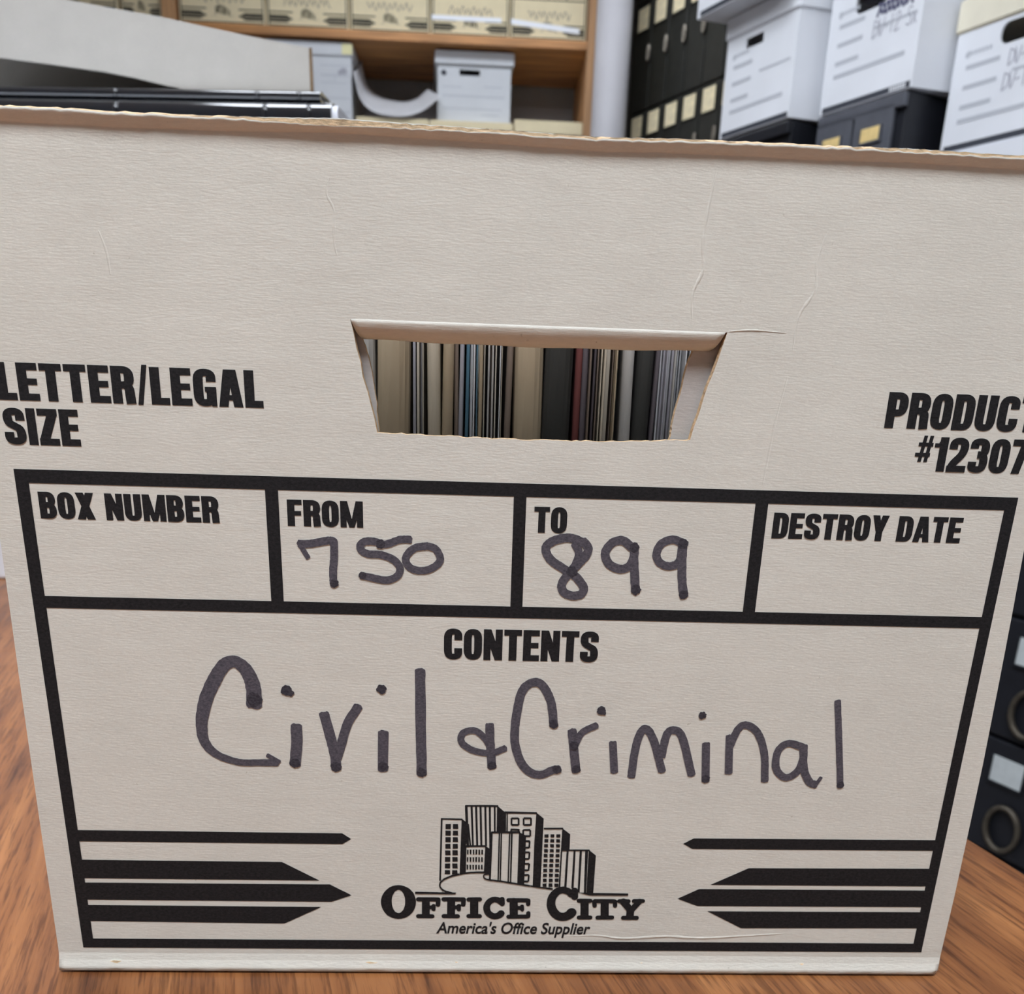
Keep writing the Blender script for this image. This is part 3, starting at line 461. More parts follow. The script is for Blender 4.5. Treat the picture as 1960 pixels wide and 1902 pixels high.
HAND_WORDS = ([([4.93,4.82,4.37,3.92,4.14,4.37,4.26,3.7,3.25,2.69,2.35,2.35,2.58],[(-84.9,100.5),(-84.8,106.7),(-86.4,112.0),(-89.8,115.1),(-93.4,113.9),(-97.1,108.3),(-100.4,101.1),(-102.0,93.2),(-101.3,87.4),(-97.6,83.2),(-91.0,80.8),(-84.7,80.7),(-78.7,80.8)]),([1.46],[(-81.7,83.4),(-77.9,81.0)]),([3.7],[(-71.9,93.8),(-72.0,87.6),(-72.9,80.1)]),([3.36],[(-62.9,98.2),(-61.1,90.3),(-59.7,82.9),(-59.6,78.8)]),([3.02],[(-51.8,100.9),(-55.2,95.3),(-57.6,87.9),(-59.1,82.9)]),([3.36],[(-44.0,92.1),(-44.3,78.7)]),([3.36],[(-32.1,113.4),(-31.9,95.7),(-31.6,77.3)]),([2.3],[(-4.2,87.2),(-8.8,85.4),(-14.5,86.1),(-18.5,88.9),(-18.2,92.2),(-14.3,93.2),(-10.7,90.2),(-8.8,86.7)]),([2.88],[(-9.6,95.4),(-9.1,87.1),(-8.5,80.1)]),([2.88],[(11.3,95.6),(10.0,103.5),(7.1,109.1),(3.9,110.1),(0.6,107.1),(-1.0,98.8),(-1.3,90.4),(0.5,83.4),(3.7,79.1),(7.7,77.8),(11.7,79.6),(13.8,79.9)]),([3.02],[(17.4,93.8),(18.4,86.8),(19.5,79.3)]),([2.3],[(18.6,88.4),(20.7,93.1),(25.4,95.8)]),([2.59],[(31.0,89.8),(32.3,79.2)]),([2.73],[(38.1,77.6),(38.6,87.2),(39.8,93.0),(41.7,94.8),(44.5,90.8),(48.2,79.8)]),([2.73],[(47.6,85.0),(48.5,92.4),(50.5,94.5),(53.8,92.1),(58.3,78.6)]),([2.73],[(62.0,89.9),(63.3,76.4)]),([2.59],[(69.5,92.8),(70.7,79.4)]),([2.59],[(69.9,88.5),(72.2,95.4),(75.1,96.7),(79.0,93.7),(82.0,86.3),(83.3,76.7)]),([2.59],[(95.4,88.9),(89.7,90.5),(86.5,87.8),(86.5,81.6),(90.2,78.1),(94.0,80.5),(95.3,85.7)]),([2.73],[(94.8,89.7),(95.9,81.8),(98.4,76.8),(101.0,75.6)]),([1.29],[(100.7,75.2),(102.3,78.3)]),([2.23],[(103.8,105.7),(106.6,90.7),(109.4,75.1)])],[(2.46,(-84.7,102.6)),(1.79,(-74.4,105.8)),(1.23,(-73.3,105.1)),(1.57,(-44.4,106.9)),(1.79,(-59.5,79.7)),(1.68,(-44.3,80.0)),(1.68,(-31.6,78.0)),(1.68,(-72.9,80.8)),(1.44,(26.5,101.0)),(0.72,(27.4,100.1)),(1.29,(59.8,99.9)),(1.51,(11.2,96.0)),(1.44,(-8.5,80.9)),(1.44,(19.5,80.1)),(1.44,(63.2,77.2)),(1.29,(109.3,75.7)),(1.58,(13.1,79.9)),(1.58,(18.3,88.4))])


# ------------------------------------------------------------------ the archive box in front
abox = thing('archive_box', 'large cream cardboard archive box filling the picture, marked Civil & Criminal', 'box', (0, 0, 0))

def lerp(a, b, t): return a + (b - a) * t
def interp(tab, x):
    if x <= tab[0][0]: return tab[0][1]
    for (xa, ya), (xb, yb) in zip(tab, tab[1:]):
        if x <= xb: return ya + (yb - ya) * (x - xa) / (xb - xa)
    return tab[-1][1]
TOP = [(-160, 263.4), (-121.7, 263.4), (-104.7, 263.2), (-76, 263.0), (-58.7, 262.6), (-30, 262.6), (-9, 262.5), (12.5, 262.1), (28.8, 262.4), (48, 262.7), (60.6, 262.9), (84.7, 262.7), (107, 262.4), (160, 262.3)]
FOLD = [(-160, 260.5), (-109.7, 260.2), (-83, 260.5), (-54, 261.3), (-25, 260.7), (-3.6, 260.2), (18, 259.6), (32, 260.1), (54, 260.1), (75.4, 259.9), (99.5, 260.4), (160, 259.2)]
LEFT = [(0, -157.8), (4, -158.2), (52, -157.8), (99, -157.3), (152, -156.4), (264, -154.6)]
RIGHT_E = [(0, 154.0), (2, 156.2), (5, 157.0), (36, 157.4), (82, 157.1), (125, 156.1), (158, 154.9), (264, 152.5)]
HOLE_T = 216.2
HTL, HTR, HBL, HBR = -51.6, 54.9, -44.4, 47.3
HOLE_B = [(-44.4, 185.8), (-30, 185.5), (-5, 185.0), (22, 185.2), (47.3, 186.4)]

def jit(x, seed, amp):
    return amp * (math.sin(x * 1.31 + seed) * 0.5 + math.sin(x * 3.7 + seed * 2.1) * 0.35 + random.uniform(-0.6, 0.6))

def front_panel_bm():
    NL, NM, NR = 60, 66, 60
    us = [('L', i / NL) for i in range(NL)] + [('M', i / NM) for i in range(NM)] + [('R', i / NR) for i in range(NR + 1)]
    rows = []          # (kind, parameter)
    for y, z in ((-0.6, 0.0), (-1.9, 1.0), (-1.5, 2.6), (-0.5, 4.6), (0, 7.0)): rows.append(('foot', z, y))
    for i in range(1, 8): rows.append(('low', i / 7, 0))
    for i in range(1, 9): rows.append(('hole', i / 8, 0))
    for i in range(1, 6): rows.append(('up', i / 5, 0))
    for t, y in ((0.12, -0.35), (0.45, -1.1), (0.8, -1.9), (1.0, -2.1)): rows.append(('lip', t, y))
    jb = [random.uniform(-0.45, 0.35) + (random.random() < 0.06) * 0.7 for _ in us]
    jt = [random.uniform(-0.22, 0.22) for _ in us]
    jh = [random.uniform(-0.22, 0.16) for _ in us]
    bm = bmesh.new(); G = []
    for kind, t, y in rows:
        line = []
        for ci, (blk, u) in enumerate(us):
            hz = t if kind == 'hole' else (0 if kind in ('foot', 'low') else 1)
            xl = lerp(HBL, HTL, hz); xr = lerp(HBR, HTR, hz)
            if kind == 'hole':
                xl += random.uniform(-0.25, 0.25); xr += random.uniform(-0.25, 0.25)
            zg = {'foot': t, 'low': lerp(7, 185, t), 'hole': lerp(185.3, HOLE_T, t), 'up': lerp(HOLE_T, 260, t), 'lip': 262}[kind]
            el = interp(LEFT, zg); er = interp(RIGHT_E, zg)
            x = lerp(el, xl, u) if blk == 'L' else (lerp(xl, xr, u) if blk == 'M' else lerp(xr, er, u))
            zb = 0.75 + jb[ci] if kind == 'foot' and t == 0 else 0
            hb = interp(HOLE_B, x) + (jh[ci] if blk == 'M' else 0)
            fo = interp(FOLD, x); to = interp(TOP, x) + jt[ci]
            if kind == 'foot': z = t + zb
            elif kind == 'low': z = lerp(7, hb, t)
            elif kind == 'hole': z = lerp(hb, HOLE_T, t)
            elif kind == 'up': z = lerp(HOLE_T, fo, t)
            else: z = lerp(fo, to, t)
            yy = y
            line.append(bm.verts.new((x * MM, yy * MM, z * MM)))
        G.append(line)
    for r in range(len(rows) - 1):
        for c in range(len(us) - 1):
            if us[c][0] == 'M' and rows[r + 1][0] == 'hole': continue
            bm.faces.new((G[r][c], G[r][c + 1], G[r + 1][c + 1], G[r + 1][c]))
    return bm
fp = link_mesh('front_panel', front_panel_bm(), [M_BOARD, M_KRAFT], abox)
for p in fp.data.polygons:                     # only the bent lips are shaded round
    zs = [fp.data.vertices[i].co.z for i in p.vertices]
    p.use_smooth = max(zs) < 0.0068 or min(zs) > 0.2586
md = fp.modifiers.new('board', 'SOLIDIFY'); md.thickness = 0.0032; md.offset = -1; md.material_offset_rim = 1; md.use_rim = True

# the flap folded in along the top of the hand hole
bm = bmesh.new(); G = []
prof = []
for k in range(15):
    a = math.radians(k * 10); prof.append((0.005 - 0.005 * math.cos(a), 0.2162 - 0.005 * math.sin(a)))
for k in range(1, 4): prof.append((prof[14][0] + k * 0.0015, prof[14][1] + k * 0.0022))
NF = 60
for i in range(NF + 1):
    col = []
    for j, (y, z) in enumerate(prof):
        t = min(1, j / 8)
        xl = lerp(HTL + 0.25, -48.6, t) * MM; xr = lerp(HTR - 0.25, 51.4, t) * MM
        zz = z + (0.00012 * math.sin(i * 0.37) + (-0.0006 * math.sin(math.pi * i / NF))) * t
        col.append(bm.verts.new((lerp(xl, xr, i / NF), y, zz)))
    G.append(col)
for i in range(NF):
    for j in range(len(prof) - 1):
        bm.faces.new((G[i][j + 1], G[i + 1][j + 1], G[i + 1][j], G[i][j]))
fl = link_mesh('hand_hole_flap', bm, [M_BOARD, M_KRAFT], abox, True)
md = fl.modifiers.new('board', 'SOLIDIFY'); md.thickness = 0.0018; md.offset = -1; md.material_offset_rim = 1

def inner_panel_bm():
    """the second layer of board behind the front, with its own rough cut hole"""
    bm = bmesh.new()
    outer = [(-150, 6), (150, 6), (150, 258), (-150, 258)]
    left = [(-44.2, 184.0), (-44.5, 186), (-45.1, 195.7), (-46.7, 204.0), (-48.4, 210.8), (-49.6, 216)]
    right = [(48.4, 216), (46.6, 210.8), (44.5, 201.4), (42.7, 189.7), (42.1, 186.1), (41.6, 183.5)]
    def dense(pp):
        o = []
        for (xa, za), (xb, zb) in zip(pp, pp[1:]):
            for k in range(5): o.append((lerp(xa, xb, k / 5) + random.uniform(-0.25, 0.25), lerp(za, zb, k / 5)))
        o.append(pp[-1]); return o
    hole = dense(left) + dense(right)
    for y, flip in ((5.0, False), (7.4, True)):
        pts = outer + hole
        vs = [bm.verts.new((x * MM, y * MM, z * MM)) for x, z in pts]
        for t in tessellate_polygon([[Vector((x, z, 0)) for x, z in outer], [Vector((x, z, 0)) for x, z in hole]]):
            f = bm.faces.new([vs[i] for i in t]); f.normal_update()
            if (f.normal.y > 0) != flip: f.normal_flip()
        if not flip: first = vs
        else: second = vs
    n = len(hole)
    for i in range(n):
        j = (i + 1) % n
        f = bm.faces.new((first[4 + i], first[4 + j], second[4 + j], second[4 + i])); f.material_index = 1
    for i in range(4):
        j = (i + 1) % 4
        bm.faces.new((first[i], first[j], second[j], second[i]))
    return bm
link_mesh('inner_panel', inner_panel_bm(), [M_INNER, M_KRAFT], abox)

def slab(name, pts_bottom, pts_top, m, parent):
    bm = bmesh.new(); add_hex(bm, pts_bottom, pts_top); fix_normals(bm)
    return link_mesh(name, bm, m, parent)
BD = 0.385
for s, xb, xt in ((-1, -0.1570, -0.1545), (1, 0.1565, 0.1525)):
    d = 0.0036 * -s
    slab('side_wall', [(xb, 0.0034, 0.0006), (xb + d, 0.0034, 0.0006), (xb + d, BD, 0.0006), (xb, BD, 0.0006)],
         [(xt, 0.0034, 0.2600), (xt + d, 0.0034, 0.2600), (xt + d, BD, 0.2600), (xt, BD, 0.2600)], M_BOARD, abox)
slab('rear_wall', [(-0.1570, BD, 0.0006), (0.1565, BD, 0.0006), (0.1565, BD + 0.0036, 0.0006), (-0.1570, BD + 0.0036, 0.0006)],
     [(-0.1545, BD, 0.2600), (0.1525, BD, 0.2600), (0.1525, BD + 0.0036, 0.2600), (-0.1545, BD + 0.0036, 0.2600)], M_BOARD, abox)
link_mesh('base', box_bm((-0.1530, 0.008, 0.0005), (0.1525, BD, 0.0042)), M_INNER, abox)

# printed form on the front
PY = -0.00012
def print_border(parent):
    bm = bmesh.new()
    def rc(x0, z0, x1, z1): flat_poly(bm, m2([(x0, z0), (x1, z0), (x1, z1), (x0, z1)]), PY - 5e-6)
    xl0, xl1, xr0, xr1 = -149.5, -145.7, 146.0, 149.6
    rc(xl0, 168.6, xr1, 172.5); rc(xl0, 9.2, xr1, 12.9); rc(xl0, 12.9, xl1, 168.6); rc(xr0, 12.9, xr1, 168.6)
    rc(xl1, 131.2, xr0, 134.9)
    for a, b in ((-77.6, -73.8), (-4.1, -0.35), (69.0, 72.9)): rc(a, 134.9, b, 168.6)
    return link_mesh('printed_border', bm, M_INK, parent)
border = print_border(fp)
def print_bars(parent, part):
    bm = bmesh.new()
    for p in part: flat_poly(bm, m2(p), PY)
    return link_mesh('printed_bars', bm, M_INK, parent)
bars_l = print_bars(fp, SPEED_BARS[:4]); bars_r = print_bars(fp, SPEED_BARS[4:])
def print_skyline(parent):
    bm = bmesh.new()
    for k, p in enumerate(SKYLINE): flat_poly(bm, m2(p), PY - k * 5e-7)
    return link_mesh('city_logo', bm, M_INK, parent)
skyline = print_skyline(fp)
bm = bmesh.new()
for k, (wd, p) in enumerate(LOGO_STROKES):
    ws = wd if isinstance(wd, (tuple, list)) else (wd,)
    ws = [x * MM for x in ws]
    ribbon(bm, m2(p), ws if len(ws) > 1 else ws * 2, PY - k * 2e-6)
oo, oi = [m2(r) for r in LOGO_O]
for i in range(len(oo)):
    j = (i + 1) % len(oo); flat_poly(bm, [oo[i], oi[i], oi[j], oo[j]], PY)
logo_name = link_mesh('logo_lettering', bm, M_INK, fp)

for txt, x0, z0, wd, cap in (('LETTER/LEGAL', -150.6, 191.6, 74.0, 10.1), ('SIZE', -150.4, 179.4, 21.1, 10.1), ('PRODUCT', 104.6, 191.6, 46.2, 10.1), ('#12307', 115.3, 179.5, 34.4, 10.0),
                             ('BOX NUMBER', -143.6, 158.4, 52.1, 7.8), ('FROM', -71.4, 158.1, 22.4, 7.8), ('TO', 2.2, 158.0, 10.0, 7.8), ('DESTROY DATE', 75.1, 158.2, 58.9, 7.8), ('CONTENTS', -24.6, 117.3, 48.8, 10.1)):
    lettering(txt, x0, z0, wd, cap, fp)

def tagline(text, x0, x1, z0, cap, parent):
    cu = bpy.data.curves.new('tagline', 'FONT'); cu.body = text; cu.shear = 0.2; cu.offset = 0.022
    ob = bpy.data.objects.new('tagline', cu); COL.objects.link(ob)
    dg = bpy.context.evaluated_depsgraph_get(); dg.update()
    me = bpy.data.meshes.new_from_object(ob.evaluated_get(dg))
    bpy.data.objects.remove(ob, do_unlink=True)
    xs = [v.co.x for v in me.vertices]; ax, bx = min(xs), max(xs)
    capf = 0.73
    for v in me.vertices:
        u, q = v.co.x, v.co.y
        v.co = ((x0 + (u - ax) / (bx - ax) * (x1 - x0)) * MM, PY, (z0 + q / capf * cap) * MM)
    me.materials.clear(); me.materials.append(M_INK)
    o = bpy.data.objects.new('lettering', me); COL.objects.link(o); o.parent = parent
    return o
tagline("America's Office Supplier", -26.6, 28.0, 16.0, 4.7, fp)

def handwriting(data, parent, label):
    strokes, dots = data
    bm = bmesh.new()
    for k, (ws, pts) in enumerate(strokes):
        pp = smooth_pts(m2(pts), 8)
        ww = [x * MM for x in ws]
        ribbon(bm, pp, ww if len(ww) > 1 else ww * 2, -0.00018 - k * 2e-6, True, 0, 0.05, 0.45)
    y0 = -0.00026
    for r, c in dots:
        blob(bm, (c[0] * MM, c[1] * MM), r * MM, y0, 1); y0 -= 3e-6
    o = link_mesh('handwriting', bm, [M_MARK, M_MARK_D], parent)
    o['label'] = label
    return o
handwriting(HAND_750, fp, 'handwritten 750 in grey marker')
handwriting(HAND_899, fp, 'handwritten 899 in grey marker')
handwriting(HAND_WORDS, fp, 'handwritten Civil & Criminal in grey marker')

# creases in the board
def crease(pts, wid, hgt, parent):
    bm = bmesh.new(); pp = smooth_pts(m2(pts), 6); nr = normals2d(pp); n = len(pp)
    A = []; B = []; C = []
    for i, (p, q) in enumerate(zip(pp, nr)):
        f = math.sin(math.pi * (i + 0.3) / (n - 0.4)) ** 0.5 * random.uniform(0.6, 1.2); h = wid * MM * f / 2
        A.append(bm.verts.new((p[0] + q[0] * h, -0.00001, p[1] + q[1] * h)))
        B.append(bm.verts.new((p[0], -hgt * MM * f, p[1])))
        C.append(bm.verts.new((p[0] - q[0] * h, -0.00001, p[1] - q[1] * h)))
    for i in range(n - 1):
        bm.faces.new((A[i], A[i + 1], B[i + 1], B[i])); bm.faces.new((B[i], B[i + 1], C[i + 1], C[i]))
    for f in bm.faces:
        f.normal_update()
        if f.normal.y > 0: f.normal_flip()
    return link_mesh('crease', bm, M_BOARD, parent, True)
for pts, wid, h in (([(47.5, 256), (46, 244), (45.8, 238), (46.4, 232), (44.2, 226), (44.6, 219)], 1.0, 0.16), ([(80, 243), (78.2, 235), (78.6, 228), (75, 221), (74.5, 212)], 0.9, 0.10),
                    ([(-56, 251), (-56.8, 247), (-55, 243), (-55.2, 236), (-54.5, 232)], 0.8, 0.09), ([(18, 14.8), (30, 15.4), (40, 14.2), (55, 15.2), (68, 14.6), (86, 15.8), (101, 17)], 0.9, 0.16),
                    ([(-144, 5.5), (-125, 4.9), (-105, 4.4), (-80, 4.8), (-50, 4.2)], 0.8, 0.14), ([(55.2, 216.4), (62, 217), (72, 216.6)], 0.5, 0.12),
                    ([(-118, 236), (-116.5, 231), (-116, 225)], 0.7, 0.07), ([(74, 205), (72, 192), (71, 180), (70.5, 174)], 0.8, 0.06)):
    crease(pts, wid * 1.1, h * 1.9, fp)

# ------------------------------------------------------------------ files seen through the hand hole
M_F = {k: mat('file_' + k, c, 0.75, noise=0.18, scale=(60, 60, 8)) for k, c in dict(
    tan=(0.41, 0.32, 0.21), cream=(0.54, 0.47, 0.36), grey=(0.44, 0.42, 0.39), brown=(0.20, 0.15, 0.115), lilac=(0.36, 0.35, 0.38), teal=(0.07, 0.16, 0.22),
    blue=(0.10, 0.20, 0.27), black=(0.035, 0.034, 0.030), maroon=(0.16, 0.045, 0.04), plum=(0.12, 0.10, 0.11), white=(0.62, 0.62, 0.63), paper=(0.56, 0.51, 0.42)).items()}
FY, FZ, FH = 0.035, 0.0045, 0.2385
def spine_cover(x0, x1, m, parent, depth=0.33, bulge=0.004, lean=0.0, dy=0.0):
    """a folded cover: rounded back edge towards the hand hole, sides running back"""
    bm = bmesh.new(); w = x1 - x0; c = 0; prof = []
    for k in range(9):
        a = math.pi * k / 8
        prof.append((c - w / 2 * math.cos(a), dy + bulge * (1 - math.sin(a))))
    prof = [(-w / 2, depth)] + prof + [(w / 2, depth)]
    lv = [bm.verts.new((x, y, 0)) for x, y in prof]
    rows = [lv]
    for k in range(1, 9):
        z = FH * k / 8; off = lean * k / 8 + 0.00025 * math.sin(k * 1.9 + x0 * 900)
        rows.append([bm.verts.new((x + off, y + 0.0004 * math.sin(k * 2.3 + x * 500), z)) for x, y in prof])
    for a, b in zip(rows, rows[1:]):
        for i in range(len(prof)):
            j = (i + 1) % len(prof); bm.faces.new((a[i], a[j], b[j], b[i]))
    bm.faces.new(rows[0][::-1]); bm.faces.new(rows[-1])
    fix_normals(bm)
    return link_mesh('cover', bm, m, parent, False)
def sheaf(x0, x1, ms, parent, n, name='papers', jag=0.006, h=FH - 0.004):
    """loose sheets standing on edge"""
    bm = bmesh.new(); w = (x1 - x0) / n
    for k in range(n):
        a = -(x1 - x0) / 2 + k * w; t = w * random.uniform(0.35, 0.8); dy = random.uniform(0, jag)
        sh = random.uniform(-0.4, 0.4) * w
        add_hex(bm, [(a, dy, 0), (a + t, dy, 0), (a + t, 0.32, 0), (a, 0.32, 0)], [(a + sh, dy, h), (a + t + sh, dy, h), (a + t + sh, 0.32, h), (a + sh, 0.32, h)], random.randrange(len(ms)))
    fix_normals(bm)
    return link_mesh(name, bm, ms, parent)
FILES = [
    ('pocket', -60.0, -49.0, 'grey', 'dull grey folder at the far left edge of the hand hole'),
    ('pocket', -48.5, -37.6, 'tan', 'thick stained tan folder, the leftmost wide one in the hand hole'),
    ('sheaf', -37.0, -32.3, 'cream paper lilac', 'bundle of thin cream sheets right of the stained tan folder'),
    ('pocket', -32.0, -27.6, 'cream', 'pale cream folder beside the thin cream sheets'),
    ('pocket', -27.2, -23.5, 'tan', 'narrow tan folder left of the dark brown edge'),
    ('pocket', -23.2, -21.6, 'brown', 'thin dark brown folder left of the teal edge'),
    ('pocket', -21.4, -19.8, 'lilac', 'thin lilac grey folder touching the teal folder'),
    ('pocket', -19.7, -18.4, 'teal', 'thin teal blue folder in the left half of the hand hole'),
    ('sheaf', -18.3, -16.0, 'white paper cream', 'torn pale papers between the two blue edges'),
    ('pocket', -15.9, -15.3, 'blue', 'very thin blue folder right of the torn papers'),
    ('pocket', -15.2, -13.8, 'tan', 'slim tan folder right of the thin blue edge'),
    ('sheaf', -13.5, -9.1, 'grey paper brown', 'tightly packed grey brown papers left of the pale curled sheet'),
    ('sheaf', -8.8, -7.0, 'cream white', 'pale curled sheets left of the grey brown folder'),
    ('pocket', -6.6, -4.4, 'brown', 'grey brown folder against the wide plain tan folder'),
    ('pocket', -3.9, 6.0, 'tan', 'wide plain tan folder in the middle of the hand hole'),
    ('pocket', 6.4, 15.6, 'black', 'wide black green binder right of the middle tan folder'),
    ('pocket', 15.9, 18.3, 'maroon', 'dark red folder right of the wide black green binder'),
    ('pocket', 18.6, 20.8, 'plum', 'dark plum folder right of the dark red one'),
    ('sheaf', 20.9, 23.2, 'plum brown', 'dark grey sheets right of the plum folder'),
    ('sheaf', 23.5, 28.1, 'cream brown black paper', 'cream sheets striped with black gaps in the right half'),
    ('sheaf', 28.2, 31.2, 'tan brown black', 'thin tan and black sheets left of the grey wedge'),
    ('pocket', 31.4, 35.4, 'grey', 'grey tan wedge shaped folder left of the narrow black binder'),
    ('pocket', 35.9, 41.8, 'black', 'narrow deep black binder near the right end'),
    ('pocket', 42.1, 43.6, 'plum', 'thin plum folder right of the narrow black binder'),
    ('sheaf', 43.9, 56.0, 'white grey lilac white', 'fanned whitish papers at the right end of the hand hole'),
]
for kind, x0, x1, cols, lab in FILES:
    a, b = x0 * MM + 0.00008, x1 * MM - 0.00008
    t = thing('file_folder' if kind == 'pocket' else 'paper_bundle', lab, 'folder' if kind == 'pocket' else 'papers', ((a + b) / 2, FY, FZ), 0, 'files inside the archive box')
    if kind == 'pocket':
        spine_cover(a, b, M_F[cols], t, 0.33, min(0.004, (b - a) * 0.5), random.uniform(-0.0002, 0.0002), random.uniform(0.0, 0.003))
    else:
        ms = [M_F[c] for c in cols.split()]
        sheaf(a, b, ms, t, max(2, int((b - a) / 0.0008)))

# ------------------------------------------------------------------ stack behind the box, left
carton = thing('white_carton', 'white carton on the table behind the archive box, lower left edge', 'carton', (-0.88, 0.605, 0.0))
link_mesh('body', box_bm((0, 0, 0), (0.70, 0.50, 0.365), 0.003), M_WHITE, carton)
link_mesh('lid', box_bm((-0.004, -0.004, 0.34), (0.704, 0.504, 0.40), 0.003), M_WHITE, carton)

STACK_A = -0.105                 # the little stack is turned, its right end nearer
STACK_P = Vector((-0.201, 0.840))
def along(s, d=0.0): return STACK_P.x + s * math.cos(STACK_A) - d * math.sin(STACK_A), STACK_P.y + s * math.sin(STACK_A) + d * math.cos(STACK_A)
def ledger(name, label, x0, x1, y0, y1, z0, z1, tabs):
    """a black book lying flat, rounded spine towards the viewer"""
    t = thing(name, label, 'book', (*along(x0, y0), z0), STACK_A, 'black books under the grey box lid')
    L, D, H = x1 - x0, y1 - y0, z1 - z0
    bm = bmesh.new(); prof = []
    r = min(0.012, H * 0.48)
    for k in range(13):
        a = math.pi * k / 24; prof.append((r * (1 - math.sin(a)), r * (1 - math.cos(a))))
    for k in range(12):
        a = math.pi * (k + 1) / 24; prof.append((r * (1 - math.cos(a)), H - r + r * math.sin(a)))
    th = 0.003
    inner = [(y + th * (1 if 0 < i < 24 else 0), min(max(z, th), H - th)) for i, (y, z) in enumerate(prof)]
    outer = [(D, 0)] + prof + [(D, H)]; inn = [(D, th)] + inner + [(D, H - th)]
    rows = []
    for x in (0, L):
        rows.append(([bm.verts.new((x, y, z)) for y, z in outer], [bm.verts.new((x, y, z)) for y, z in inn]))
    n = len(outer)
    for i in range(n - 1):
        bm.faces.new((rows[0][0][i], rows[0][0][i + 1], rows[1][0][i + 1], rows[1][0][i])); bm.faces.new((rows[0][1][i], rows[1][1][i], rows[1][1][i + 1], rows[0][1][i + 1]))
        for s in (0, 1): bm.faces.new((rows[s][0][i], rows[s][0][i + 1], rows[s][1][i + 1], rows[s][1][i]))
    for k in (0, n - 1): bm.faces.new((rows[0][0][k], rows[1][0][k], rows[1][1][k], rows[0][1][k]))
    fix_normals(bm)
    for e in bm.edges:
        if len(e.link_faces) == 2 and e.calc_face_angle() > 0.5: e.smooth = False
    link_mesh('cover', bm, M_BINDER, t, True)
    bm = bmesh.new()
    pg = [(D - 0.004, th + 0.0003)] + [(y + 0.0012, min(max(z, th + 0.0003), H - th - 0.0003)) for y, z in inner[2:-2]] + [(D - 0.004, H - th - 0.0003)]
    add_hex(bm, [(0.004, y, z) for y, z in pg], [(L + tabs, y, z) for y, z in pg]); fix_normals(bm)
    link_mesh('pages', bm, M_PAGES, t)
    for bx in (0.10, 0.55, 0.86, 0.95):
        bm = bmesh.new(); q = []
        for x in (L * bx, L * bx + 0.004):
            q.append([bm.verts.new((x, y - 0.0012 if 0.05 < z / H < 0.95 else y, z)) for y, z in prof])
        for i in range(24): bm.faces.new((q[0][i], q[1][i], q[1][i + 1], q[0][i + 1]))
        fix_normals(bm)
        rb = link_mesh('spine_band', bm, M_BINDER, t, True)
        rb.modifiers.new('band', 'SOLIDIFY').thickness = 0.0012
    return t
ledger('ledger_book', 'thick black glossy book lying flat behind the archive box', -0.50, 0.0258, -0.016, 0.222, 0.4003, 0.4733, 0.006)
ledger('ledger_book', 'thinner black book directly under the grey box lid', -0.49, 0.0128, -0.008, 0.224, 0.4736, 0.4844, -0.003)

lid = thing('box_lid', 'grey chipboard box lid leaning on the black books, upper left', 'lid', (-0.201, 0.840, 0.4845), STACK_A)
bot = [(-0.46, 0.0360), (-0.3391, 0.0275), (-0.2816, 0.0219), (-0.2244, 0.0159), (-0.1903, 0.0105), (-0.1576, 0.0040), (-0.1355, 0.0003), (-0.0649, 0.0003), (0, 0.0003)]
top = [(-0.46, 0.1100), (-0.3391, 0.0928), (-0.2816, 0.0840), (-0.2244, 0.0757), (-0.1903, 0.0708), (-0.1594, 0.0666), (-0.1355, 0.0624), (-0.0649, 0.0502), (0, 0.0402)]
bm = bmesh.new()
def wall(y0, y1, zsh):
    A = [[bm.verts.new((x - 0.27 * y, y, z + (zsh if y > 0.1 else 0))) for x, z in bot] for y in (y0, y1)]
    B = [[bm.verts.new((x - 0.27 * y, y, z + (zsh if y > 0.1 else 0))) for x, z in top] for y in (y0, y1)]
    n = len(bot)
    for i in range(n - 1):
        bm.faces.new((A[0][i], A[0][i + 1], B[0][i + 1], B[0][i])); bm.faces.new((A[1][i], B[1][i], B[1][i + 1], A[1][i + 1]))
        bm.faces.new((A[0][i], A[1][i], A[1][i + 1], A[0][i + 1])); bm.faces.new((B[0][i], B[0][i + 1], B[1][i + 1], B[1][i]))
    for i in (0, n - 1): bm.faces.new((A[0][i], B[0][i], B[1][i], A[1][i]))
wall(0.0, 0.0035, 0); fix_normals(bm)
link_mesh('front_side', bm, M_GREYLID, lid)
bm = bmesh.new(); wall(0.20, 0.2035, 0); fix_normals(bm)
link_mesh('rear_side', bm, M_GREYLID, lid)
bm = bmesh.new()
pp = [(x, z) for x, z in top]
A = [[bm.verts.new((x - 0.27 * y, y, z - dz)) for x, z in pp] for y, dz in ((0.0035, 0.0), (0.20, 0.0))]
B = [[bm.verts.new((x - 0.27 * y, y, z - 0.0035)) for x, z in pp] for y in (0.0035, 0.20)]
for i in range(len(pp) - 1):
    bm.faces.new((A[0][i], A[0][i + 1], A[1][i + 1], A[1][i])); bm.faces.new((B[0][i], B[1][i], B[1][i + 1], B[0][i + 1]))
fix_normals(bm); link_mesh('top_panel', bm, M_GREYLID, lid)
slab('end_edge', [(0.0002, 0, 0.0003), (0.0034, 0, 0.0003), (0.0034 - 0.0549, 0.2035, 0.0003), (0.0002 - 0.0549, 0.2035, 0.0003)],
     [(0.0002, 0, 0.0402), (0.0034, 0, 0.0402), (0.0034 - 0.0549, 0.2035, 0.0402), (0.0002 - 0.0549, 0.2035, 0.0402)], M_EDGE, lid)

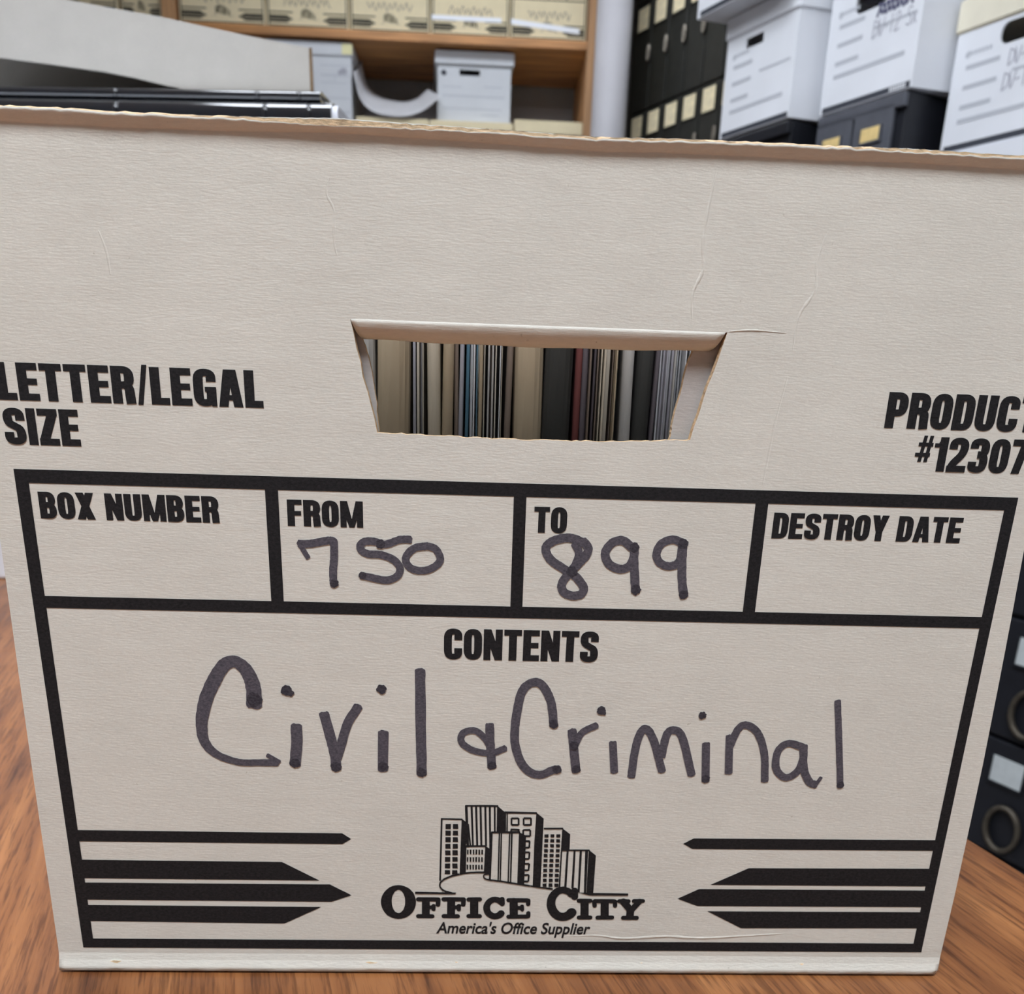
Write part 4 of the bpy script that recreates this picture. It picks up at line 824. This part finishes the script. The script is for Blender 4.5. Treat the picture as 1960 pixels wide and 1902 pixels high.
# ------------------------------------------------------------------ cartons in the background
def rounded_rect(cx, cz, w, h, r, n=5):
    pts = []
    for sx, sz, a0 in ((1, 1, 0), (-1, 1, 90), (-1, -1, 180), (1, -1, 270)):
        for k in range(n + 1):
            a = math.radians(a0 + 90 * k / n)
            pts.append((cx + sx * (w / 2 - r) + r * math.cos(a), cz + sz * (h / 2 - r) + r * math.sin(a)))
    return pts

def carton_box(name, label, loc, ux, vx, L, D, H, m, m_lid, lid_h=0.045, hole=None, group=None, lid_over=0.005):
    """board box: front along ux from the far/left corner, depth along vx (both directions in the room)"""
    rz = math.atan2(ux[1], ux[0])
    t = thing(name, label, 'box', loc, rz, group)
    ca, sa = math.cos(-rz), math.sin(-rz)
    v = (vx[0] * ca - vx[1] * sa, vx[0] * sa + vx[1] * ca)
    def P(x, d, z): return (x + v[0] * d, v[1] * d, z)
    th = 0.004
    bm = bmesh.new()
    # front panel with its hand hole
    outer = [(0, 0), (L, 0), (L, H), (0, H)]
    loops = [outer] + ([hole] if hole else [])
    allp = [p for lp in loops for p in lp]
    f0 = [bm.verts.new(P(x, 0, z)) for x, z in allp]; f1 = [bm.verts.new(P(x, th, z)) for x, z in allp]
    for tri in tessellate_polygon([[Vector((x, z, 0)) for x, z in lp] for lp in loops]):
        bm.faces.new([f0[i] for i in tri]); bm.faces.new([f1[i] for i in tri])
    o = 0
    for lp in loops:
        n = len(lp)
        for i in range(n):
            j = (i + 1) % n
            bm.faces.new((f0[o + i], f0[o + j], f1[o + j], f1[o + i]))
        o += n
    fix_normals(bm)
    link_mesh('front_panel', bm, m, t)
    bm = bmesh.new()
    for (xa, xb, da, db, za, zb) in ((0, th, th, D, 0, H), (L - th, L, th, D, 0, H), (th, L - th, D - th, D, 0, H), (th, L - th, th, D - th, 0, th)):
        add_hex(bm, [P(xa, da, za), P(xb, da, za), P(xb, db, za), P(xa, db, za)], [P(xa, da, zb), P(xb, da, zb), P(xb, db, zb), P(xa, db, zb)])
    fix_normals(bm)
    link_mesh('body', bm, m, t)
    if lid_h:
        bm = bmesh.new(); q = lid_over
        add_hex(bm, [P(-q, -q, H - lid_h + 0.006), P(L + q, -q, H - lid_h + 0.006), P(L + q, D + q, H - lid_h + 0.006), P(-q, D + q, H - lid_h + 0.006)],
                [P(-q, -q, H + 0.006), P(L + q, -q, H + 0.006), P(L + q, D + q, H + 0.006), P(-q, D + q, H + 0.006)])
        bmesh.ops.bevel(bm, geom=bm.edges[:], offset=0.003, segments=2, affect='EDGES')
        fix_normals(bm)
        link_mesh('lid', bm, m_lid, t)
    return t

def strips(parent, name, rects, m, y=-0.0006):
    bm = bmesh.new()
    for x0, z0, x1, z1 in rects: flat_poly(bm, [(x0, z0), (x1, z0), (x1, z1), (x0, z1)], y)
    return link_mesh(name, bm, m, parent)
def scrawl(parent, name, strokes, wd, m, y=-0.0008):
    bm = bmesh.new()
    for s in strokes: ribbon(bm, smooth_pts(s, 5), [wd, wd], y)
    return link_mesh(name, bm, m, parent)
def pen_text(x, z, h, s, adv=0.46):
    """loose hand lettering as strokes"""
    G = {'D': [[(0, 0), (0.05, 1)], [(0.05, 1), (0.5, 0.8), (0.5, 0.25), (0, 0)]], 'V': [[(0, 1), (0.25, 0), (0.6, 1)]], '-': [[(0.05, 0.45), (0.4, 0.5)]], '1': [[(0.2, 0), (0.22, 1)]],
         '2': [[(0, 0.8), (0.3, 1), (0.45, 0.7), (0, 0), (0.5, 0.03)]], 'S': [[(0.5, 0.9), (0.2, 1), (0.1, 0.65), (0.45, 0.4), (0.35, 0.02), (0, 0.1)]], 'x': [[(0, 0.6), (0.4, 0)], [(0.4, 0.6), (0, 0)]],
         '0': [[(0.25, 1), (0.02, 0.6), (0.15, 0.05), (0.42, 0.3), (0.42, 0.8), (0.25, 1)]], ' ': []}
    out = []
    for ch in s:
        for st in G[ch]: out.append([(x + px * h * 0.75, z + pz * h) for px, pz in st])
        x += h * adv
    return out

DR = (0.4065, -0.9137)        # along the fronts on the right, coming nearer
VR = (0.975, 0.222)           # depth of those boxes
def white_box_print(t, L, H, hand=None, heavy=None, band=True):
    zt = H - 0.055
    strips(t, 'printed_lines', [(0.03, zt - 0.040, 0.40 * L, zt - 0.032), (0.03, zt - 0.074, 0.40 * L, zt - 0.066), (0.03, zt - 0.108, 0.38 * L, zt - 0.100), (0.03, zt - 0.132, 0.88 * L, zt - 0.124),
                               (0.52 * L, zt - 0.066, 0.94 * L, zt - 0.061)], M_GREYPRINT)
    bm = bmesh.new()
    blob(bm, (0.030, zt - 0.014), 0.006, -0.0006)
    for k in range(6): flat_poly(bm, [(0.036 + k * 0.008, zt - 0.016), (0.042 + k * 0.008, zt - 0.016), (0.042 + k * 0.008, zt - 0.009), (0.036 + k * 0.008, zt - 0.009)], -0.0006)
    link_mesh('printed_logo', bm, M_GREYPRINT, t)
    if band: strips(t, 'printed_band', [(0.008, 0.0015, L - 0.004, 0.0125)], M_DKPRINT)
    if hand: scrawl(t, 'handwriting', [s for x, z, h, txt in hand for s in pen_text(x, z, h, txt)], 0.0022, M_PEN)
    if heavy: scrawl(t, 'crossed_out_writing', heavy, 0.0055, M_PEN_D)

WG = 'white record boxes on the cabinets'
LA, HA = 0.243, 0.245
ba = carton_box('record_box', 'white record box with small black hand hole, nearest the round column', (0.5655, 2.2195, 0.775), DR, VR, LA, 0.38, HA, M_WHITE, M_WHITE, 0.045, rounded_rect(0.098, HA - 0.062, 0.062, 0.020, 0.002), WG)
white_box_print(ba, LA, HA - 0.01)
bb = carton_box('record_box', 'white record box with crossed-out pen writing, standing on the slate cabinet', (0.7285, 1.9815, 0.775), DR, VR, 0.250, 0.38, HA + 0.012, M_WHITE, M_WHITE, 0.045, rounded_rect(0.112, HA - 0.060, 0.086, 0.034, 0.015), WG)
white_box_print(bb, 0.250, HA + 0.004, [(0.128, 0.112, 0.031, 'DV-12 Sx')], [[(0.134 + 0.011 * k, 0.150 + 0.020 * (k % 2)) for k in range(9)], [(0.137 + 0.010 * k, 0.170 - 0.018 * (k % 2)) for k in range(9)]])
strips(bb, 'printed_mark', [(0.195 + 0.006 * k, 0.003, 0.199 + 0.006 * k, 0.011) for k in range(7)], M_WHITE_D, -0.0009)
LC, HC = 0.26, 0.245
bc = carton_box('record_box', 'white record box with cream lid at the right picture edge', (0.912, 1.758, 0.660), DR, VR, LC, 0.38, HC + 0.012, M_WHITE, M_CREAMLID, 0.056, rounded_rect(0.137, HC - 0.063, 0.082, 0.036, 0.016), WG)
white_box_print(bc, LC, HC - 0.01, [(0.124, 0.126, 0.026, 'DV-10'), (0.120, 0.086, 0.028, 'DV-1x')])
bdx = carton_box('record_box', 'white box underneath the cream lidded record box', (0.910, 1.757, 0.408), DR, VR, LC + 0.004, 0.38, 0.244, M_WHITE, M_WHITE, 0.05, None, WG)
bg = carton_box('record_box', 'white record box stacked on the small-holed record box and jutting out', (0.489, 2.236, 1.0275), DR, VR, LA + 0.03, 0.38, 0.245, M_WHITE, M_WHITE, 0.045, None, WG)
strips(bg, 'printed_band', [(0.012, 0.0015, LA + 0.02, 0.0125)], M_DKPRINT)
bf = carton_box('record_box', 'white record box resting on the cream lid, cut by the top right corner', (0.916, 1.764, 0.9245), DR, VR, LC, 0.36, 0.245, M_WHITE, M_WHITE, 0.045, None, WG)
strips(bf, 'printed_band', [(0.012, 0.0015, LC - 0.006, 0.0125)], M_DKPRINT)

# ------------------------------------------------------------------ drawer cabinets
def ring_bm(rx, rz, thick, y):
    """an oval ring pull standing off the drawer front"""
    bm = bmesh.new(); N, K = 24, 8; rows = []
    for i in range(N):
        a = 2 * math.pi * i / N; row = []
        for k in range(K):
            b = 2 * math.pi * k / K; r = thick * math.cos(b)
            row.append(bm.verts.new(((rx + r) * math.cos(a), y + thick * math.sin(b) * 1.2, (rz + r) * math.sin(a))))
        rows.append(row)
    for i in range(N):
        for k in range(K):
            bm.faces.new((rows[i][k], rows[(i + 1) % N][k], rows[(i + 1) % N][(k + 1) % K], rows[i][(k + 1) % K]))
    fix_normals(bm); return bm

VP = (0.9137, 0.4065)
def drawer_cabinet(name, label, loc, L, D, H, m, ncol, pitch, x_first, card_z, dh, card, ring, mcard, rim=0.0, ring_drop=0.12, skip=(), ring_x=0.0):
    t = thing(name, label, 'cabinet', loc, math.atan2(DR[1], DR[0]))
    link_mesh('body', box_bm((0, 0.0, 0), (L, D, H), 0.004), M_CABDARK if m is M_CABGREY else m, t)
    if rim: link_mesh('top_rim', box_bm((-0.002, -0.012, H - rim), (L + 0.002, 0.0, H - 0.004), 0.003), m, t)
    proto = None
    for r, cz in enumerate(card_z):
        for c in range(ncol):
            if (r, c) in skip: continue
            if proto is None:
                d = link_mesh('drawer', box_bm((-pitch / 2 + 0.003, -0.012, -dh + 0.055), (pitch / 2 - 0.003, -0.0005, 0.050), 0.003), m, t)
                bm = bmesh.new(); add_box(bm, (-card[0] / 2, -0.0145, -card[1] / 2), (card[0] / 2, -0.0125, card[1] / 2))
                link_mesh('label_card', bm, mcard, d)
                bm = bmesh.new(); cw, chh = card[0] / 2, card[1] / 2
                for lo, hi in (((-cw - 0.004, -0.017, -chh - 0.004), (cw + 0.004, -0.0122, -chh)), ((-cw - 0.004, -0.017, -chh), (-cw, -0.0122, chh)), ((cw, -0.017, -chh), (cw + 0.004, -0.0122, chh))): add_box(bm, lo, hi)
                link_mesh('card_frame', bm, m, d)
                pl = link_mesh('pull', ring_bm(ring[0], ring[1], ring[2], -0.020), M_PULL if ring[0] < 0.02 else M_PULL_D, d, True)
                pl.location = (ring_x, 0, -ring_drop)
                proto = d
            else: d = copy_tree(proto, t)
            d.location = (x_first + c * pitch, 0, cz)
    return t

# tall bank of drawers behind the record boxes
k0 = Vector((0.6024, 3.7101)); du = Vector(DR)
org = k0 - du * 0.107
drawer_cabinet('drawer_cabinet', 'tall olive black bank of narrow file drawers with cream label cards, right of the column', (org.x, org.y, ZF), 0.80, 0.40, 2.50, M_CAB, 7, 0.1132, 0.107 - 0.012,
               [0.068 - ZF + 0.36 * j + 0.36 for j in range(0, 5)], 0.359, (0.074, 0.074), (0.006, 0.026, 0.0045), M_CARD, 0, 0.122, (), 0.053)
# slate cabinet under the box with crossed-out writing
drawer_cabinet('drawer_cabinet', 'slate grey drawer cabinet with two orange cards below the crossed-out box', (0.7365, 1.9765, ZF), 0.2352, 0.42, 1.5235, M_CABGREY, 2, 0.110, 0.050, [1.4570, 1.0970], 0.355, (0.052, 0.026), (0.026, 0.034, 0.004), M_CARDY, 0.03, 0.115)
# black cabinet under the second box
org = Vector((0.5655, 2.2195)) + Vector(VP) * 0.012
drawer_cabinet('drawer_cabinet', 'black drawer cabinet in shadow below the small-holed white record box', (org.x, org.y, ZF), 0.243, 0.40, 1.5235, M_CABDARK, 2, 0.116, 0.064, [1.30, 0.94], 0.355, (0.052, 0.033), (0.026, 0.034, 0.004), M_CARDY, 0.03, 0.115)
# low near cabinet with white cards beside the table
lf = Vector((0.653, 1.69)); Lx = 0.96
s_card = (Vector((0.9125, 1.1062)) - lf).length
drawer_cabinet('drawer_cabinet', 'low black cabinet beside the table with white cards and ring pulls', (lf.x + 0.021, lf.y - 0.02, ZF), Lx, 0.62, 1.155, M_CABDARK, 4, 0.16, s_card - 0.345, [ZF * -1 - 0.203 + 0.213, ZF * -1 - 0.203, ZF * -1 - 0.416, ZF * -1 - 0.629], 0.210, (0.060, 0.046), (0.030, 0.040, 0.005), M_CARDW, 0, 0.100, (), 0.016)

# ------------------------------------------------------------------ column
bm = bmesh.new()
N = 48; rad = 0.0655
a = [bm.verts.new((rad * math.cos(2 * math.pi * i / N), rad * math.sin(2 * math.pi * i / N), ZF)) for i in range(N)]
b = [bm.verts.new((v.co.x, v.co.y, ZC)) for v in a]
for i in range(N):
    j = (i + 1) % N; bm.faces.new((a[i], a[j], b[j], b[i]))
bm.faces.new(a[::-1]); bm.faces.new(b)
col_o = link_mesh('support_column', bm, M_COLUMN, None, False)
for p in col_o.data.polygons: p.use_smooth = len(p.vertices) == 4
col_o.location = (0.456, 3.595, 0)
tag(col_o, 'round grey column between the wooden shelves and the drawer cabinets', 'column')

# ------------------------------------------------------------------ wooden shelves
SY0, SY1 = 3.70, 4.18
shelf = thing('shelf_unit', 'orange brown wooden shelf unit along the back wall', 'shelf', (0, SY0, ZF))
def up(x0, x1): link_mesh('upright', box_bm((x0, 0, 0), (x1, SY1 - SY0, 2.62), 0.002), M_PINE_V, shelf)
up(-2.30, -2.262); up(-1.218, -1.170); up(0.372, 0.408)
for x0, x1 in ((-2.261, -1.219), (-1.169, 0.371)):
    for z in (1.424 - ZF, 0.852 - ZF, 0.25 - ZF, -0.35 - ZF):
        link_mesh('shelf_board', box_bm((x0, 0.003, z - 0.028), (x1, SY1 - SY0, z), 0.001), M_PINE, shelf)

# cream archive boxes of the same make on the upper shelf
CG = 'cream archive boxes on the upper shelf'
def shelf_archive(x0, x1, label, strip_rects):
    t = thing('archive_box', label, 'box', (x0, SY0 + 0.022, 1.4243), 0, CG)
    L = x1 - x0
    link_mesh('body', box_bm((0, 0, 0), (L, 0.385, 0.262), 0.003), M_CREAM, t)
    for src in (bars_l, bars_r, skyline, border):
        c = src.copy(); COL.objects.link(c); c.parent = t
        s = (L - 0.012) / 0.300
        c.location = (L / 2, -0.0004, -0.003); c.scale = (s, 1, 1)
    scrawl(t, 'handwriting', [[(L * 0.22 + L * 0.56 * k / 24, 0.083 + 0.012 * math.sin(k * 2.1 + x0 * 9) + 0.004 * math.sin(k)) for k in range(25)]], 0.0022, M_MARK)
    if strip_rects: strips(t, 'white_strip', strip_rects, M_WHITE_D, -0.0012)  # flat white strip across the box front
    return t
for args in ((-1.70, -1.385, 'cream archive box on the upper shelf, outer one left of the upright', None), (-1.372, -1.224, 'cream archive box squeezed against the left side of the upright', None),
             (-1.160, -0.842, 'cream archive box just right of the upright on the upper shelf', None), (-0.836, -0.532, 'cream archive box second right of the upright', None), (-0.526, -0.227, 'cream archive box in the middle of the five between uprights', None),
             (-0.221, 0.073, 'cream archive box with level white strip, next to last on the upper shelf', [(0.0, 0.050, 0.265, 0.066)]), (0.079, 0.367, 'cream archive box with slanting white strip at the right end of the upper shelf', None)):
    t = shelf_archive(*args)
bm = bmesh.new(); flat_poly(bm, [(0.0, 0.048), (0.262, 0.026), (0.262, 0.044), (0.0, 0.066)], -0.0012); link_mesh('white_strip', bm, M_WHITE_D, t)

# lower level: cream lidded boxes, white boxes on top of them
LG = 'cream lidded boxes on the lower shelf'
def low_box(x0, x1, ztop, label, hole=True, y=0.02):
    L = x1 - x0; H = ztop - 0.8525 - 0.006
    h = rounded_rect(L / 2 - 0.01, H - 0.062, 0.09, 0.032, 0.012) if hole else None
    return carton_box('archive_box', label, (x0, SY0 + y, 0.8525), (1, 0), (0, 1), L, 0.38, H, M_CREAM, M_CREAM, 0.046, h, LG, 0.004)
low_box(-0.90, -0.545, 1.105, 'cream lidded box under the tall white box at the left of the lower shelf')
low_box(-0.508, -0.235, 1.147, 'cream lidded box under the curled grey sheet', True, 0.03)
low_box(-0.222, 0.094, 1.145, 'cream lidded box carrying the white box in the middle of the lower shelf')
low_box(0.107, 0.366, 1.157, 'cream lidded box with a visible hand hole at the right of the lower shelf', True, 0.012)

HG = 'white boxes on the lower shelf'
hb = carton_box('storage_box', 'white lidded box with dark hand hole in the middle of the lower shelf', (-0.198, SY0 + 0.06, 1.1455), (1, 0), (-0.06, 0.998), 0.284, 0.34, 0.236, M_WHITE_SHADED, M_WHITE_SHADED, 0.045, rounded_rect(0.124, 0.173, 0.080, 0.020, 0.004), HG, 0.011)
strips(hb, 'printed_lines', [(0.02, 0.122, 0.095, 0.126), (0.02, 0.092, 0.26, 0.097), (0.18, 0.125, 0.25, 0.130), (0.02, 0.050, 0.25, 0.054), (0.17, 0.030, 0.24, 0.034)], M_GREYPRINT)
bm = bmesh.new(); blob(bm, (0.024, 0.170), 0.010, -0.0006); link_mesh('printed_logo', bm, M_DKPRINT, hb)
ib = carton_box('storage_box', 'white lidded box at the left of the lower shelf, partly behind the grey lid', (-0.845, SY0 + 0.03, 1.1055), (1, 0), (0, 1), 0.318, 0.36, 0.276, M_WHITE_SHADED, M_WHITE_SHADED, 0.045, None, HG, 0.006)
strips(ib, 'printed_lines', [(0.20, 0.205, 0.31, 0.209), (0.20, 0.172, 0.31, 0.178), (0.20, 0.148, 0.30, 0.152), (0.254, 0.150, 0.257, 0.18), (0.20, 0.098, 0.31, 0.102), (0.24, 0.050, 0.31, 0.058)], M_GREYPRINT)
bm = bmesh.new(); blob(bm, (0.29, 0.190), 0.012, -0.0008); blob(bm, (0.275, 0.185), 0.008, -0.0008); link_mesh('pen_mark', bm, M_PEN, ib)
bm = bmesh.new(); add_box(bm, (0.285, -0.0072, 0.243), (0.3245, -0.0062, 0.278)); link_mesh('yellow_tape', bm, M_YELLOWTAPE, ib)

# curled sheet of board hanging between them
U = [(-0.516, 1.290), (-0.508, 1.250), (-0.494, 1.205), (-0.468, 1.174), (-0.430, 1.156), (-0.385, 1.1495), (-0.335, 1.1488), (-0.292, 1.156), (-0.245, 1.175), (-0.210, 1.200), (-0.181, 1.2240)]
bm = bmesh.new(); rows = []
Us = smooth_pts(U, 4)
for k in range(8):
    f = k / 7; row = []
    for i, (x, z) in enumerate(Us):
        e = i / (len(Us) - 1)
        row.append(bm.verts.new((x * (1 - 0.0 * f) + f * (-0.055 * max(0, e - 0.45) / 0.55), SY0 + 0.012 + f * (0.09 + 0.16 * (1 - e)), z + 0.11 * f ** 1.2 * (1 - 0.6 * e * e))))
    rows.append(row)
for a, b in zip(rows, rows[1:]):
    for i in range(len(a) - 1): bm.faces.new((a[i], a[i + 1], b[i + 1], b[i]))
fix_normals(bm)
cs = link_mesh('curled_sheet', bm, M_SHEET, None, True)
cs.modifiers.new('board', 'SOLIDIFY').thickness = 0.003
tag(cs, 'curled grey sheet of board between the two white boxes on the lower shelf', 'cardboard sheet')
